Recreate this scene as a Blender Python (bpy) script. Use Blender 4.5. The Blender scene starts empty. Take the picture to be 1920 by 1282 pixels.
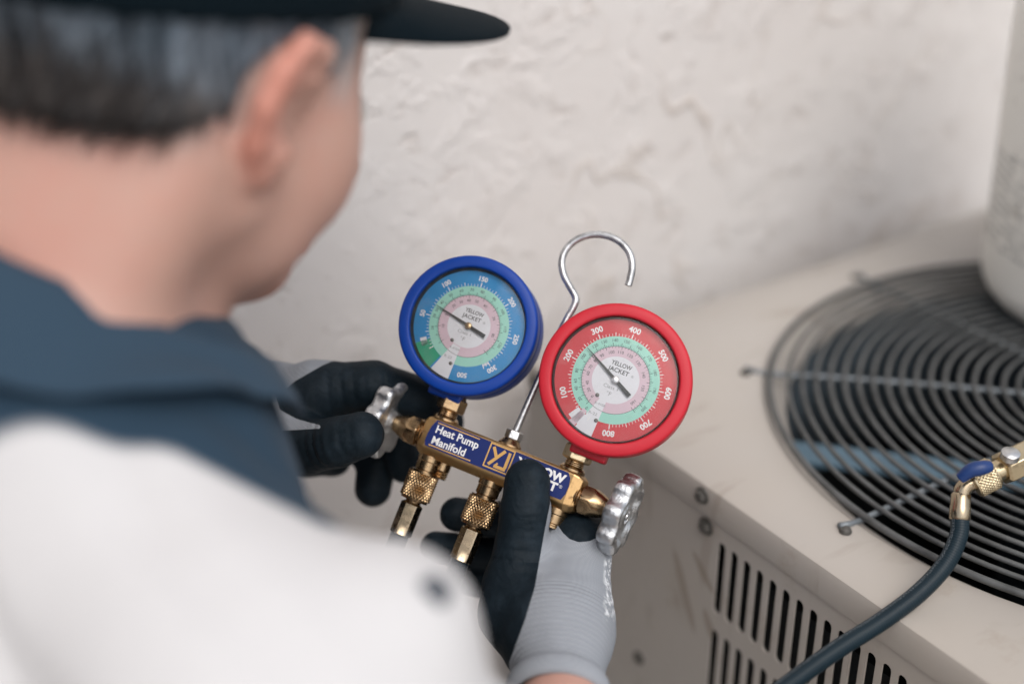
import bpy, math, random
import numpy as np
from mathutils import Vector, Matrix, noise as mnoise

random.seed(7); rng = np.random.default_rng(7)
sc = bpy.context.scene
col = sc.collection
PI = math.pi

# ---------------------------------------------------------------- camera
FPX = 2667.0                       # 50 mm lens on 36 mm, in pixels of a 1920 wide frame
PITCH, AZ = math.radians(28.3), math.radians(55.5)
CAM = np.array([0, 0, 1.2015])
FH = np.array([math.cos(AZ), math.sin(AZ), 0.]); ZUP = np.array([0, 0, 1.])
FW = FH*math.cos(PITCH) - ZUP*math.sin(PITCH)
RT = np.array([math.sin(AZ), -math.cos(AZ), 0.])
UP = np.cross(RT, FW)
cd = bpy.data.cameras.new('camera'); cam = bpy.data.objects.new('camera', cd); col.objects.link(cam)
cd.sensor_width = 36; cd.lens = 50.0; cd.clip_start = .02; cd.clip_end = 400
cd.dof.use_dof = True; cd.dof.focus_distance = .842; cd.dof.aperture_fstop = 1.9
m = Matrix((RT, UP, -FW)).transposed().to_4x4(); m.translation = Vector(CAM); cam.matrix_world = m
sc.camera = cam

# ---------------------------------------------------------------- sky, sun, exposure
SUN_TO = np.array([-.10, -.55, .83]); SUN_TO /= np.linalg.norm(SUN_TO)
w = bpy.data.worlds.new('World'); sc.world = w; w.use_nodes = True
nt = w.node_tree; nt.nodes.clear()
sky = nt.nodes.new('ShaderNodeTexSky'); sky.sky_type = 'NISHITA'; sky.sun_disc = False
sky.sun_elevation = math.asin(SUN_TO[2]); sky.sun_rotation = math.atan2(SUN_TO[0], SUN_TO[1])
sky.air_density = 1.0; sky.dust_density = 4.0; sky.ozone_density = 1.0
hs = nt.nodes.new('ShaderNodeHueSaturation'); hs.inputs['Saturation'].default_value = .42
bg = nt.nodes.new('ShaderNodeBackground'); bg.inputs['Strength'].default_value = .15
ow = nt.nodes.new('ShaderNodeOutputWorld')
nt.links.new(sky.outputs[0], hs.inputs['Color']); nt.links.new(hs.outputs[0], bg.inputs[0]); nt.links.new(bg.outputs[0], ow.inputs[0])
sl = bpy.data.lights.new('sun', 'SUN'); sl.energy = .5; sl.angle = math.radians(48); sl.color = (1, .96, .91)
so = bpy.data.objects.new('sun', sl); col.objects.link(so); so.location = (0, 0, 6)
so.rotation_euler = Vector(SUN_TO).to_track_quat('Z', 'Y').to_euler()
vs = sc.view_settings; vs.view_transform = 'Standard'; vs.look = 'None'; vs.exposure = 0.40; vs.gamma = 1; vs.use_curve_mapping = False
sc.cycles.use_denoising = True; sc.cycles.max_bounces = 8; sc.cycles.caustics_reflective = False; sc.cycles.caustics_refractive = False

# ---------------------------------------------------------------- pixel helpers
def ray(x, y): return FW + RT*((x-960)/FPX) - UP*((y-641)/FPX)
def at(x, y, d): return CAM + ray(x, y)*d

# ---------------------------------------------------------------- materials
class NG:
    def __init__(s, name):
        s.m = bpy.data.materials.new(name); s.m.use_nodes = True; s.t = s.m.node_tree
        s.b = s.t.nodes['Principled BSDF']; s.o = s.t.nodes['Material Output']
        s.tc = s.n('ShaderNodeTexCoord'); s.co = s.tc.outputs['Object']
    def n(s, t, **k):
        n = s.t.nodes.new(t)
        for a, v in k.items():
            if a in n.bl_rna.properties: setattr(n, a, v)
            else: s.set(n.inputs[a.replace('_', ' ')], v)
        return n
    def set(s, i, v):
        if hasattr(v, 'links'): s.t.links.new(v, i)
        else: i.default_value = v
    def noise(s, scale, detail=3, rough=.55, co=None, dist=0):
        n = s.n('ShaderNodeTexNoise'); n.inputs['Scale'].default_value = scale; n.inputs['Detail'].default_value = detail
        n.inputs['Roughness'].default_value = rough; n.inputs['Distortion'].default_value = dist
        s.t.links.new(co or s.co, n.inputs['Vector']); return n.outputs['Fac']
    def ramp(s, f, *stops):
        r = s.n('ShaderNodeValToRGB'); e = r.color_ramp.elements
        while len(e) < len(stops): e.new(.5)
        for i, (p, c) in enumerate(stops):
            e[i].position = p; e[i].color = (c, c, c, 1) if isinstance(c, (int, float)) else (*c, 1)
        s.t.links.new(f, r.inputs[0]); return r.outputs[0]
    def mix(s, f, a, b, mode='MIX'):
        x = s.n('ShaderNodeMix', data_type='RGBA', blend_type=mode)
        s.set(x.inputs[0], f)
        for i, v in ((6, a), (7, b)): s.set(x.inputs[i], (*v, 1) if isinstance(v, tuple) else v)
        return x.outputs[2]
    def math(s, op, a, b=None, c=None):
        x = s.n('ShaderNodeMath', operation=op); s.set(x.inputs[0], a)
        if b is not None: s.set(x.inputs[1], b)
        if c is not None: s.set(x.inputs[2], c)
        return x.outputs[0]
    def attr(s, name):
        a = s.n('ShaderNodeAttribute'); a.attribute_name = name; return a.outputs['Fac']
    def base(s, v): s.set(s.b.inputs['Base Color'], (*v, 1) if isinstance(v, tuple) else v); return s
    def p(s, **k):
        for a, v in k.items(): s.set(s.b.inputs[a.replace('_', ' ')], v)
        return s
    def bump(s, h, strength=.3, dist=.001):
        b = s.n('ShaderNodeBump'); b.inputs['Strength'].default_value = strength; b.inputs['Distance'].default_value = dist
        s.t.links.new(h, b.inputs['Height'])
        prev = s.b.inputs['Normal'].links
        if prev: s.t.links.new(prev[0].from_socket, b.inputs['Normal'])
        s.t.links.new(b.outputs[0], s.b.inputs['Normal']); return s

def simple(name, c, rough=.5, metal=0., var=.12, vs_=60, bump=0., bs=400, bd=.0006, rv=.12):
    g = NG(name); f = g.noise(vs_, 4)
    dk = tuple(x*(1-var) for x in c); lt = tuple(min(1, x*(1+var)) for x in c)
    g.base(g.mix(g.ramp(f, (.3, 0.), (.7, 1.)), dk, lt)); g.p(Metallic=metal)
    g.p(Roughness=g.math('MULTIPLY_ADD', g.noise(vs_*2.3, 3), rv*2, rough-rv))
    if bump: g.bump(g.noise(bs, 3), bump, bd)
    return g.m

MAT = {}
def m_stucco():
    g = NG('stucco_paint')
    big = g.noise(3.1, 3); mid = g.noise(19, 4, .6, dist=.3); fine = g.noise(75, 4, .65)
    plate = g.ramp(mid, (.50, 0.), (.62, 1.))
    # trowel ridges: thin lines where a noise crosses its middle, kept only in patches
    rid = g.math('ABSOLUTE', g.math('SUBTRACT', g.noise(8.5, 2.5, .55, dist=.6), .5))
    line = g.ramp(rid, (.0, 1.), (.022, 0.))
    patch = g.ramp(g.noise(5.3, 2), (.50, 0.), (.62, 1.))
    line = g.math('MULTIPLY', line, patch)
    c = g.mix(g.ramp(big, (.3, 0.), (.7, 1.)), (.64, .602, .578), (.69, .668, .652))
    pits = g.ramp(g.noise(38, 3, .6), (.56, 0.), (.68, 1.))
    c = g.mix(g.math('MULTIPLY', pits, .30), c, (.42, .36, .32))  # pits darkened in the colour too, since the relief alone shades faintly
    c = g.mix(g.math('MULTIPLY', line, .42), c, (.40, .32, .25))
    g.base(c).p(Roughness=.9)
    h = g.math('ADD', g.math('MULTIPLY', plate, .5), g.math('MULTIPLY', fine, .25)); h = g.math('ADD', h, g.math('MULTIPLY', line, .7))
    h = g.math('SUBTRACT', h, g.math('MULTIPLY', pits, .4))
    return g.bump(h, .32, .007).m
STAINS = ((.127, .643, .0060, .036, -.47), (.108, .673, .0065, .015, -.9), (.096, .628, .0060, .016, -.5))
def m_acpaint():
    g = NG('beige_unit_paint'); f = g.noise(5, 4, .6); s = g.noise(26, 5, .7)
    c = g.mix(f, (.375, .345, .315), (.42, .393, .363))
    c = g.mix(g.math('MULTIPLY', g.ramp(s, (.58, 0.), (.78, 1.)), .5), c, (.27, .22, .165))
    c = g.mix(g.math('MULTIPLY', g.ramp(g.noise(2.3, 3), (.5, 0.), (.75, 1.)), .45), c, (.36, .30, .225))
    # brown rubbed stains low on the side sheet
    st = g.n('ShaderNodeMapping'); st.inputs['Scale'].default_value = (1, 3.2, .75); g.t.links.new(g.co, st.inputs[0])
    stain = g.ramp(g.noise(11, 3, .5, st.outputs[0], .5), (.60, 0.), (.70, 1.))
    c = g.mix(g.math('MULTIPLY', stain, .28), c, (.20, .155, .115))
    # two brown scuffs beside the louvres, with their own wavering outline
    sp = g.n('ShaderNodeSeparateXYZ'); g.t.links.new(g.co, sp.inputs[0]); wob = g.math('MULTIPLY', g.math('SUBTRACT', g.noise(40, 3, .6), .5), .9)
    for y0, z0, sy, sz, sh in STAINS:
        yy = g.math('DIVIDE', g.math('SUBTRACT', g.math('MULTIPLY_ADD', g.math('SUBTRACT', sp.outputs[2], z0), sh, sp.outputs[1]), y0), sy)
        zz = g.math('DIVIDE', g.math('SUBTRACT', sp.outputs[2], z0), sz)
        rr = g.math('ADD', g.math('ADD', g.math('MULTIPLY', yy, yy), g.math('MULTIPLY', zz, zz)), wob)
        side = g.ramp(g.math('MULTIPLY_ADD', sp.outputs[0], -1., 0.), (.32, 0.), (.33, 1.))
        c = g.mix(g.math('MULTIPLY', g.math('MULTIPLY', g.ramp(rr, (.55, 1.), (1.1, 0.)), side), .55), c, (.215, .175, .130))
    g.base(c).p(Roughness=.55)
    return g.bump(g.noise(500, 2), .12, .0004).m
def m_brass(name, c, var=.25, rough=.24):
    g = NG(name); f = g.noise(95, 4, .6); gr = g.ramp(g.noise(160, 5, .7), (.56, 0.), (.70, 1.))
    k = g.mix(f, tuple(x*(1-var) for x in c), tuple(min(1, x*(1+var)) for x in c))
    g.base(g.mix(g.math('MULTIPLY', gr, .55), k, (.10, .06, .035))).p(Metallic=1.)
    g.p(Roughness=g.math('MULTIPLY_ADD', gr, .3, g.math('MULTIPLY_ADD', f, .16, rough-.06)))
    return g.bump(g.noise(700, 3), .10, .0003).m
def m_boot(name, c, sheen):
    g = NG(name); f = g.noise(40, 3); sc_ = g.ramp(g.noise(300, 5, .7), (.62, 0.), (.74, 1.))
    k = g.mix(f, tuple(x*.88 for x in c), tuple(min(1, x*1.1) for x in c))
    g.base(g.mix(g.math('MULTIPLY', sc_, .10), k, sheen)).p(Roughness=.46); g.b.inputs['Specular IOR Level'].default_value = .32
    return g.bump(g.noise(900, 2), .12, .0003).m
def m_print(name, c, worn=None):
    g = NG(name); f = g.noise(130, 4, .6)
    k = g.mix(f, tuple(x*.93 for x in c), tuple(min(1, x*1.05) for x in c))
    if worn: k = g.mix(g.math('MULTIPLY', g.ramp(g.noise(170, 4, .6), (.56, 0.), (.68, 1.)), .5), k, worn)
    return g.base(k).p(Roughness=.5).m
def m_glass():
    g = NG('gauge_glass'); t = g.t
    tr = g.n('ShaderNodeBsdfTransparent'); gl = g.n('ShaderNodeBsdfGlossy'); gl.inputs['Roughness'].default_value = .06
    fr = g.n('ShaderNodeFresnel'); fr.inputs['IOR'].default_value = 1.45; mx = g.n('ShaderNodeMixShader')
    haze = g.n('ShaderNodeBsdfDiffuse'); haze.inputs['Color'].default_value = (.75, .72, .68, 1); m2 = g.n('ShaderNodeMixShader')
    g.set(m2.inputs[0], g.math('MULTIPLY_ADD', g.ramp(g.noise(75, 5, .7), (.50, 0.), (.80, 1.)), .12, .010))  # patchy pale veil: condensation, and partly sky reflection painted onto the glass
    t.links.new(fr.outputs[0], mx.inputs[0]); t.links.new(tr.outputs[0], mx.inputs[1]); t.links.new(gl.outputs[0], mx.inputs[2])
    t.links.new(mx.outputs[0], m2.inputs[1]); t.links.new(haze.outputs[0], m2.inputs[2]); t.links.new(m2.outputs[0], g.o.inputs[0])
    return g.m
def m_glove():
    g = NG('coated_knit_glove'); coat = g.ramp(g.attr('coat'), (.47, 0.), (.53, 1.))
    kn = g.n('ShaderNodeTexWave', wave_type='BANDS', bands_direction='Z'); kn.inputs['Scale'].default_value = 260; kn.inputs['Distortion'].default_value = .6
    g.t.links.new(g.co, kn.inputs['Vector'])
    kx = g.n('ShaderNodeTexWave', wave_type='BANDS', bands_direction='X'); kx.inputs['Scale'].default_value = 230; kx.inputs['Distortion'].default_value = .8
    g.t.links.new(g.co, kx.inputs['Vector'])
    knit = g.math('MULTIPLY', kn.outputs['Fac'], kx.outputs['Fac'])
    grey = g.mix(g.noise(22, 3), (.240, .258, .285), (.300, .320, .350))
    grey = g.mix(g.math('MULTIPLY', knit, .25), grey, (.41, .43, .46))
    prn = g.attr('print'); pr = g.math('MULTIPLY', prn, g.ramp(g.noise(330, 4, .6), (.50, 0.), (.58, 1.)))
    grey = g.mix(pr, grey, (.80, .82, .84))
    rib = g.n('ShaderNodeMath', operation='SINE'); g.set(rib.inputs[0], g.math('MULTIPLY', g.attr('along'), 2*PI/.0029))
    ribm = g.math('MULTIPLY', g.math('MULTIPLY', g.attr('cuff'), g.math('SUBTRACT', 1., coat)), rib.outputs[0])
    grey = g.mix(g.math('MULTIPLY', g.math('MAXIMUM', ribm, 0.), .16), grey, (.13, .145, .17))
    scuff = g.ramp(g.noise(38, 6, .72), (.46, 0.), (.72, 1.))
    dark = g.mix(g.noise(30, 3), (.0028, .0075, .0118), (.0050, .0120, .0185))
    dark = g.mix(g.math('MULTIPLY', scuff, .60), dark, (.022, .036, .050))
    g.base(g.mix(coat, grey, dark)).p(Roughness=g.math('MULTIPLY_ADD', coat, -.26, .92)); g.b.inputs['Specular IOR Level'].default_value = .2
    h = g.math('ADD', g.math('MULTIPLY', g.math('SUBTRACT', 1., coat), g.math('MULTIPLY', knit, .6)), g.math('MULTIPLY', g.noise(650, 3), .4))
    g.bump(h, .35, .0006)
    g.bump(g.math('MULTIPLY', coat, g.noise(85, 3, .55, dist=1.2)), .45, .0022)
    return g.bump(ribm, .45, .0006).m
def m_skin():
    g = NG('skin'); f = g.noise(18, 4, .6); f2 = g.noise(120, 3)
    c = g.mix(f, (.42, .248, .195), (.485, .305, .252)); c = g.mix(g.math('MULTIPLY', f2, .25), c, (.48, .24, .17))
    c = g.mix(g.math('MULTIPLY', g.attr('stub'), g.ramp(g.noise(240, 4, .7), (.3, .35), (.65, 1.))), c, (.085, .070, .066))
    c = g.mix(g.attr('red'), c, (.50, .185, .130))
    c = g.mix(g.math('MULTIPLY', g.ramp(g.noise(13, 4, .65), (.42, 0.), (.66, 1.)), .55), c, (.47, .225, .175))
    st = g.n('ShaderNodeMapping'); st.inputs['Scale'].default_value = (1, 1, .15); g.t.links.new(g.co, st.inputs[0])
    c = g.mix(g.math('MULTIPLY', g.attr('burn'), g.ramp(g.noise(160, 4, .6, st.outputs[0]), (.25, .4), (.6, 1.))), c, g.mix(g.noise(45, 3, .6, st.outputs[0]), (.10, .10, .10), (.62, .62, .62)))
    g.base(c).p(Roughness=.5); g.b.inputs['Subsurface Weight'].default_value = .12; g.b.inputs['Subsurface Radius'].default_value = (.012, .005, .003)
    return g.bump(g.noise(420, 3), .2, .0005).m
def m_hair():
    g = NG('grey_hair'); st = g.n('ShaderNodeMapping'); st.inputs['Scale'].default_value = (1, 1, .10); g.t.links.new(g.co, st.inputs[0])
    f = g.noise(150, 4, .6, st.outputs[0]); f2 = g.noise(45, 4, .6, st.outputs[0])
    lo = g.attr('low')
    a = g.mix(g.ramp(f, (.40, 0.), (.60, 1.)), (.026, .038, .052), (.21, .26, .315))
    b = g.mix(g.ramp(f2, (.36, 0.), (.70, 1.)), (.012, .010, .010), (.060, .052, .048))
    c = g.mix(lo, a, b); c = g.mix(g.math('MULTIPLY', g.math('SUBTRACT', 1., lo), g.math('MULTIPLY', g.ramp(f2, (.5, 0.), (.7, 1.)), .5)), c, (.20, .225, .26))
    c = g.mix(g.attr('burn'), c, g.mix(f, (.12, .125, .13), (.42, .42, .43)))
    g.base(c).p(Roughness=.6); g.b.inputs['Specular IOR Level'].default_value = .2
    return g.bump(f, .6, .003).m
def m_cloth(name, c, c2=None, weave=900, sheen=.04):
    g = NG(name); f = g.noise(14, 4)
    k = g.mix(f, tuple(x*.94 for x in c), tuple(min(1, x*1.04) for x in c))
    if c2: k = g.mix(g.ramp(g.attr('yoke'), (.45, 0.), (.55, 1.)), k, c2)
    g.base(k).p(Roughness=.9); g.b.inputs['Specular IOR Level'].default_value = .12; g.b.inputs['Sheen Weight'].default_value = sheen
    g.bump(g.noise(16, 3, .5), .25, .004)
    return g.bump(g.noise(weave, 2), .2, .0004).m
def m_hose():
    g = NG('black_hose_rubber'); u = g.attr('u'); v = g.attr('v')
    cmb = g.n('ShaderNodeCombineXYZ'); g.set(cmb.inputs[0], g.math('MULTIPLY', v, 900.)); g.set(cmb.inputs[1], g.math('MULTIPLY', u, 60.))
    t = g.ramp(g.noise(1., 2, .5, cmb.outputs[0]), (.50, 0.), (.56, 1.))
    band = g.ramp(g.math('ABSOLUTE', g.math('SUBTRACT', u, .10)), (.028, 1.), (.036, 0.))
    gap = g.ramp(g.noise(9., 1, .5, None), (.35, 0.), (.42, 1.))
    pr = g.math('MULTIPLY', g.math('MULTIPLY', t, band), gap)
    c = g.mix(g.noise(25, 4), (.004, .012, .018), (.008, .020, .029))
    g.base(g.mix(g.math('MULTIPLY', pr, .35), c, (.30, .34, .37))).p(Roughness=.40); g.b.inputs['Specular IOR Level'].default_value = .22
    w_ = g.n('ShaderNodeMath', operation='SINE'); g.set(w_.inputs[0], g.math('MULTIPLY', v, 2*PI/.0016))
    return g.bump(w_.outputs[0], .25, .0002).m
def m_tank():
    g = NG('white_tank_paint'); sep = g.n('ShaderNodeSeparateXYZ'); g.t.links.new(g.co, sep.inputs[0])
    z = sep.outputs[2]; ang = g.math('ARCTAN2', sep.outputs[1], sep.outputs[0])
    c = g.mix(g.noise(9, 4, .6), (.72, .71, .66), (.79, .78, .73))
    c = g.mix(g.math('MULTIPLY', g.ramp(g.noise(38, 5, .7), (.58, 0.), (.70, 1.)), .5), c, (.25, .22, .18))
    # rows of fine print wrapped round the drum: too small to read
    row = g.math('FRACT', g.math('MULTIPLY', z, 1/.0080)); rowm = g.ramp(row, (.45, 1.), (.55, 0.))
    cmb = g.n('ShaderNodeCombineXYZ'); g.set(cmb.inputs[0], g.math('MULTIPLY', ang, 45.)); g.set(cmb.inputs[1], g.math('FLOOR', g.math('MULTIPLY', z, 1/.0080)))
    let = g.ramp(g.noise(1., 3, .7, cmb.outputs[0]), (.45, 0.), (.52, 1.))
    zm = g.math('MULTIPLY', g.ramp(z, (.060, 0.), (.062, 1.)), g.ramp(z, (.150, 1.), (.152, 0.)))
    lf = g.math('MULTIPLY', g.ramp(g.math('MULTIPLY_ADD', ang, 1/(2*PI), .5), (.85, 0.), (.855, 1.)), 1.)
    cm2 = g.n('ShaderNodeCombineXYZ'); g.set(cm2.inputs[0], g.math('MULTIPLY', ang, 7.)); g.set(cm2.inputs[1], g.math('MULTIPLY', z, 90.))
    rag = g.ramp(g.noise(1., 2, .5, cm2.outputs[0]), (.40, 0.), (.50, 1.))
    pr = g.math('MULTIPLY', g.math('MULTIPLY', rowm, g.math('MULTIPLY', let, rag)), zm)
    g.base(g.mix(g.math('MULTIPLY', pr, .75), c, (.10, .11, .115))).p(Roughness=.4)
    return g.bump(g.noise(60, 3), .1, .001).m

MAT.update(
    stucco=m_stucco(), ac=m_acpaint(),
    concrete=simple('concrete', (.48, .455, .425), .9, 0, .2, 20, .4, 90, .003),
    dark=simple('dark_interior_metal', (.02, .026, .03), .55, .3, .4, 30),
    shroud=simple('shroud_metal', (.10, .13, .155), .5, .2, .3, 14),
    coil=simple('dark_coil_fins', (.008, .010, .011), .7, .3, .4, 60),
    wire=simple('weathered_guard_wire', (.092, .095, .094), .5, .2, .35, 45),
    spoke=simple('galvanised_spoke_wire', (.17, .19, .205), .45, .3, .3, 60),
    blade=simple('strap_sky_tint', (.14, .235, .31), .35, .1, .2, 14),  # mount straps: reflected sky put into the paint as a brightened blue
    steel=simple('zinc_steel', (.60, .60, .60), .34, 1., .28, 130, .25, 420, .0006),
    rod=simple('worn_steel_rod', (.52, .53, .54), .40, 1., .35, 140, .3, 500, .0005),
    cast=simple('cast_zinc', (.58, .59, .60), .37, 1., .22, 90, .5, 320, .0012),
    screw=simple('oxidised_screw', (.13, .125, .115), .5, .7, .3, 200),
    brass=m_brass('fitting_brass', (.40, .275, .155)), brass_l=m_brass('pale_brass', (.56, .46, .30), .18, .28),
    bar=m_brass('gold_anodised_bar', (.56, .36, .165), .14, .36),
    ferr=m_brass('crimp_ferrule', (.40, .325, .225), .18, .22),
    boot_b=m_boot('blue_rubber_boot', (.0003, .040, .28), (.02, .08, .30)), boot_r=m_boot('red_rubber_boot', (.50, .016, .030), (.55, .12, .12)),
    dial_b=m_print('blue_dial_print', (.008, .235, .54)), dial_r=m_print('red_dial_print', (.58, .018, .028)),
    teal=m_print('teal_print', (.32, .66, .55)), pink=m_print('pink_print', (.66, .50, .57)), white=m_print('white_print', (.74, .75, .79)),
    green=m_print('green_print', (.012, .33, .18)), numw=m_print('white_lettering', (.80, .80, .80)), black=m_print('black_lettering', (.012, .016, .016)),
    grey_ink=m_print('faded_lettering', (.28, .29, .30)),
    label=m_print('blue_label', (.0015, .015, .125)), gold_ink=m_print('gold_lettering', (.62, .37, .115)),
    rim=simple('grimy_rim', (.02, .018, .015), .6, 0, .9, 320), glass=m_glass(), glove=m_glove(), skin=m_skin(), hair=m_hair(),
    shirt=m_cloth('white_shirt_cloth', (.555, .548, .55), (.022, .044, .070)), collar=m_cloth('navy_collar_cloth', (.030, .055, .084)),
    cap=m_cloth('navy_cap_cloth', (.0010, .0052, .0085), sheen=.0), trouser=m_cloth('navy_trouser_cloth', (.03, .04, .055)),
    shoe=simple('black_boot_leather', (.015, .014, .013), .5), hose=m_hose(), tank=m_tank(),
    blueplastic=simple('blue_plastic', (.003, .030, .14), .45, 0, .15, 40), ivory=simple('ivory_plastic', (.6, .6, .58), .4),
    button=simple('navy_disc', (.02, .03, .045), .4), eye=simple('eye_white', (.6, .58, .55), .2))

# ---------------------------------------------------------------- mesh helpers
def link(name, verts, faces, mat, parent=None, smooth=True, attrs=None, sharp=None):
    me = bpy.data.meshes.new(name); me.from_pydata([tuple(map(float, v)) for v in verts], [], [tuple(map(int, f)) for f in faces])
    me.materials.append(MAT[mat] if isinstance(mat, str) else mat)
    if smooth:
        me.polygons.foreach_set('use_smooth', [True]*len(me.polygons))
        if sharp: me.set_sharp_from_angle(angle=math.radians(sharp))
    for k, v in (attrs or {}).items():
        a = me.attributes.new(k, 'FLOAT', 'POINT'); a.data.foreach_set('value', np.asarray(v, dtype=np.float32))
    o = bpy.data.objects.new(name, me); col.objects.link(o)
    if parent: o.parent = parent
    return o
def share(src, name, parent, matrix=None):
    o = bpy.data.objects.new(name, src.data); col.objects.link(o); o.parent = parent
    if matrix is not None: o.matrix_local = matrix
    return o
def thing(name, label, cat, loc=(0, 0, 0), group=None):
    o = bpy.data.objects.new(name, None); col.objects.link(o); o.location = tuple(map(float, loc)); o.empty_display_size = .05
    o['label'] = label; o['category'] = cat
    if group: o['group'] = group
    return o
def tag(o, label, cat): o['label'] = label; o['category'] = cat; return o
def bevel(o, wd, seg=2, ang=30):
    b = o.modifiers.new('bevel', 'BEVEL'); b.width = wd; b.segments = seg; b.limit_method = 'ANGLE'; b.angle_limit = math.radians(ang); return o

def frame_z(o, d, hint=(0, 0, 1)):
    """matrix whose +z runs along d from o"""
    d = np.asarray(d, float); d = d/np.linalg.norm(d); h = np.asarray(hint, float)
    if abs(d @ h)/np.linalg.norm(h) > .98: h = np.array([1., 0, 0])
    x = np.cross(h, d); x /= np.linalg.norm(x); y = np.cross(d, x)
    M_ = np.eye(4); M_[:3, 0] = x; M_[:3, 1] = y; M_[:3, 2] = d; M_[:3, 3] = o; return M_
def tf(M_, V): V = np.asarray(V, float); return V @ M_[:3, :3].T + M_[:3, 3]

class MB:
    def __init__(s): s.v = []; s.f = []
    def add(s, V, F_):
        o = len(s.v); s.v += [tuple(x) for x in V]; s.f += [tuple(i+o for i in f) for f in F_]; return s
    def box(s, c, sz, M_=None):
        x, y, z = (k/2 for k in sz); V = np.array([(a*x, b*y, d*z) for a in (-1, 1) for b in (-1, 1) for d in (-1, 1)]) + np.array(c)
        if M_ is not None: V = tf(M_, V)
        return s.add(V, [(0, 1, 3, 2), (4, 6, 7, 5), (0, 4, 5, 1), (2, 3, 7, 6), (0, 2, 6, 4), (1, 5, 7, 3)])
    def lathe(s, prof, M_=None, n=48, rmod=None, caps=True, phase=0.):
        """prof: list of (r, z); rmod(angle, i) scales or offsets the radius"""
        V = []
        for i, (r, z) in enumerate(prof):
            for k in range(n):
                a = phase + 2*PI*k/n; rr = rmod(a, i, r) if rmod else r
                V.append((rr*math.cos(a), rr*math.sin(a), z))
        F_ = []
        for i in range(len(prof)-1):
            for k in range(n):
                k2 = (k+1) % n; F_.append((i*n+k, i*n+k2, (i+1)*n+k2, (i+1)*n+k))
        if caps:
            F_.append(tuple(range(n-1, -1, -1))); F_.append(tuple((len(prof)-1)*n+k for k in range(n)))
        V = np.array(V)
        if M_ is not None: V = tf(M_, V)
        return s.add(V, F_)
    def prism(s, poly, z0, z1, M_=None):
        n = len(poly); V = np.array([(x, y, z0) for x, y in poly]+[(x, y, z1) for x, y in poly])
        if M_ is not None: V = tf(M_, V)
        return s.add(V, [tuple(range(n-1, -1, -1)), tuple(range(n, 2*n))]+[(i, (i+1) % n, n+(i+1) % n, n+i) for i in range(n)])
    def sheet(s, poly, z=0., M_=None):
        V = np.array([(x, y, z) for x, y in poly])
        if M_ is not None: V = tf(M_, V)
        return s.add(V, [tuple(range(len(poly)))])
    def obj(s, name, mat, parent=None, smooth=False, sharp=None, attrs=None): return link(name, s.v, s.f, mat, parent, smooth, attrs, sharp)

def spline(P, per=10):
    P = np.asarray(P, float); Q = np.vstack([2*P[0]-P[1], P, 2*P[-1]-P[-2]]); out = []
    for i in range(1, len(Q)-2):
        p0, p1, p2, p3 = Q[i-1:i+3]
        for t in np.linspace(0, 1, per, endpoint=False):
            out.append(.5*(2*p1+(p2-p0)*t+(2*p0-5*p1+4*p2-p3)*t*t+(3*p1-p0-3*p2+p3)*t**3))
    out.append(P[-1]); return np.array(out)
def tube(P, r, n=14, caps=True):
    """swept round tube; returns verts, faces, and (u, v) attributes"""
    P = np.asarray(P, float); T = np.gradient(P, axis=0); T /= np.linalg.norm(T, axis=1)[:, None]
    x = np.cross(T[0], (0, 0, 1.)); x /= np.linalg.norm(x); V = []; U = []; W = []; L = 0
    for i, p in enumerate(P):
        x = x - T[i]*(x @ T[i]); x /= np.linalg.norm(x); y = np.cross(T[i], x)
        if i: L += np.linalg.norm(P[i]-P[i-1])
        rr = r[i] if hasattr(r, '__len__') else r
        for k in range(n):
            a = 2*PI*k/n; V.append(p+rr*(math.cos(a)*x+math.sin(a)*y)); U.append(min(k, n-k)/n); W.append(L)
    F_ = [(i*n+k, i*n+(k+1) % n, (i+1)*n+(k+1) % n, (i+1)*n+k) for i in range(len(P)-1) for k in range(n)]
    if caps: F_ += [tuple(range(n-1, -1, -1)), tuple((len(P)-1)*n+k for k in range(n))]
    return V, F_, dict(u=U, v=W)

_txt = {}
def text2d(s, size=1., bold=0., sx=1., align='CENTER', spacing=1.):
    """flat lettering outline as (verts2d, faces); built-in font; origin on the baseline"""
    key = (s, bold, align, spacing)
    if key not in _txt:
        c = bpy.data.curves.new('t', 'FONT'); c.body = s; c.size = 1.; c.align_x = align; c.offset = bold; c.space_character = spacing; c.resolution_u = 3; c.fill_mode = 'FRONT'
        o = bpy.data.objects.new('t', c); col.objects.link(o)
        dg = bpy.context.evaluated_depsgraph_get(); me = bpy.data.meshes.new_from_object(o.evaluated_get(dg))
        _txt[key] = (np.array([v.co[:2] for v in me.vertices]), [tuple(p.vertices) for p in me.polygons])
        bpy.data.objects.remove(o); bpy.data.curves.remove(c); bpy.data.meshes.remove(me)
    V, F_ = _txt[key]
    return V*np.array([size*sx, size]), F_

# ---------------------------------------------------------------- signed-distance modelling (for bodies, gloves, cloth)
def rcone(a, b, ra, rb):
    a = np.asarray(a, np.float32); b = np.asarray(b, np.float32); ba = b-a; L = float(ba @ ba)+1e-12
    def f(P):
        q = P-a; h = np.clip(q @ ba/L, 0, 1); return np.linalg.norm(q-h[:, None]*ba, axis=1)-(ra+(rb-ra)*h)
    f.bb = (np.minimum(a-ra, b-rb), np.maximum(a+ra, b+rb)); return f
def ellip(c, r, R=None):
    c = np.asarray(c, np.float32); r = np.asarray(r, np.float32); R = np.eye(3) if R is None else np.asarray(R); Rt = R.astype(np.float32)
    def f(P):
        q = (P-c) @ Rt; k0 = np.linalg.norm(q/r, axis=1); k1 = np.linalg.norm(q/(r*r), axis=1)+1e-9; return k0*(k0-1)/k1
    m_ = float(r.max()); f.bb = (c-m_, c+m_); return f
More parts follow.
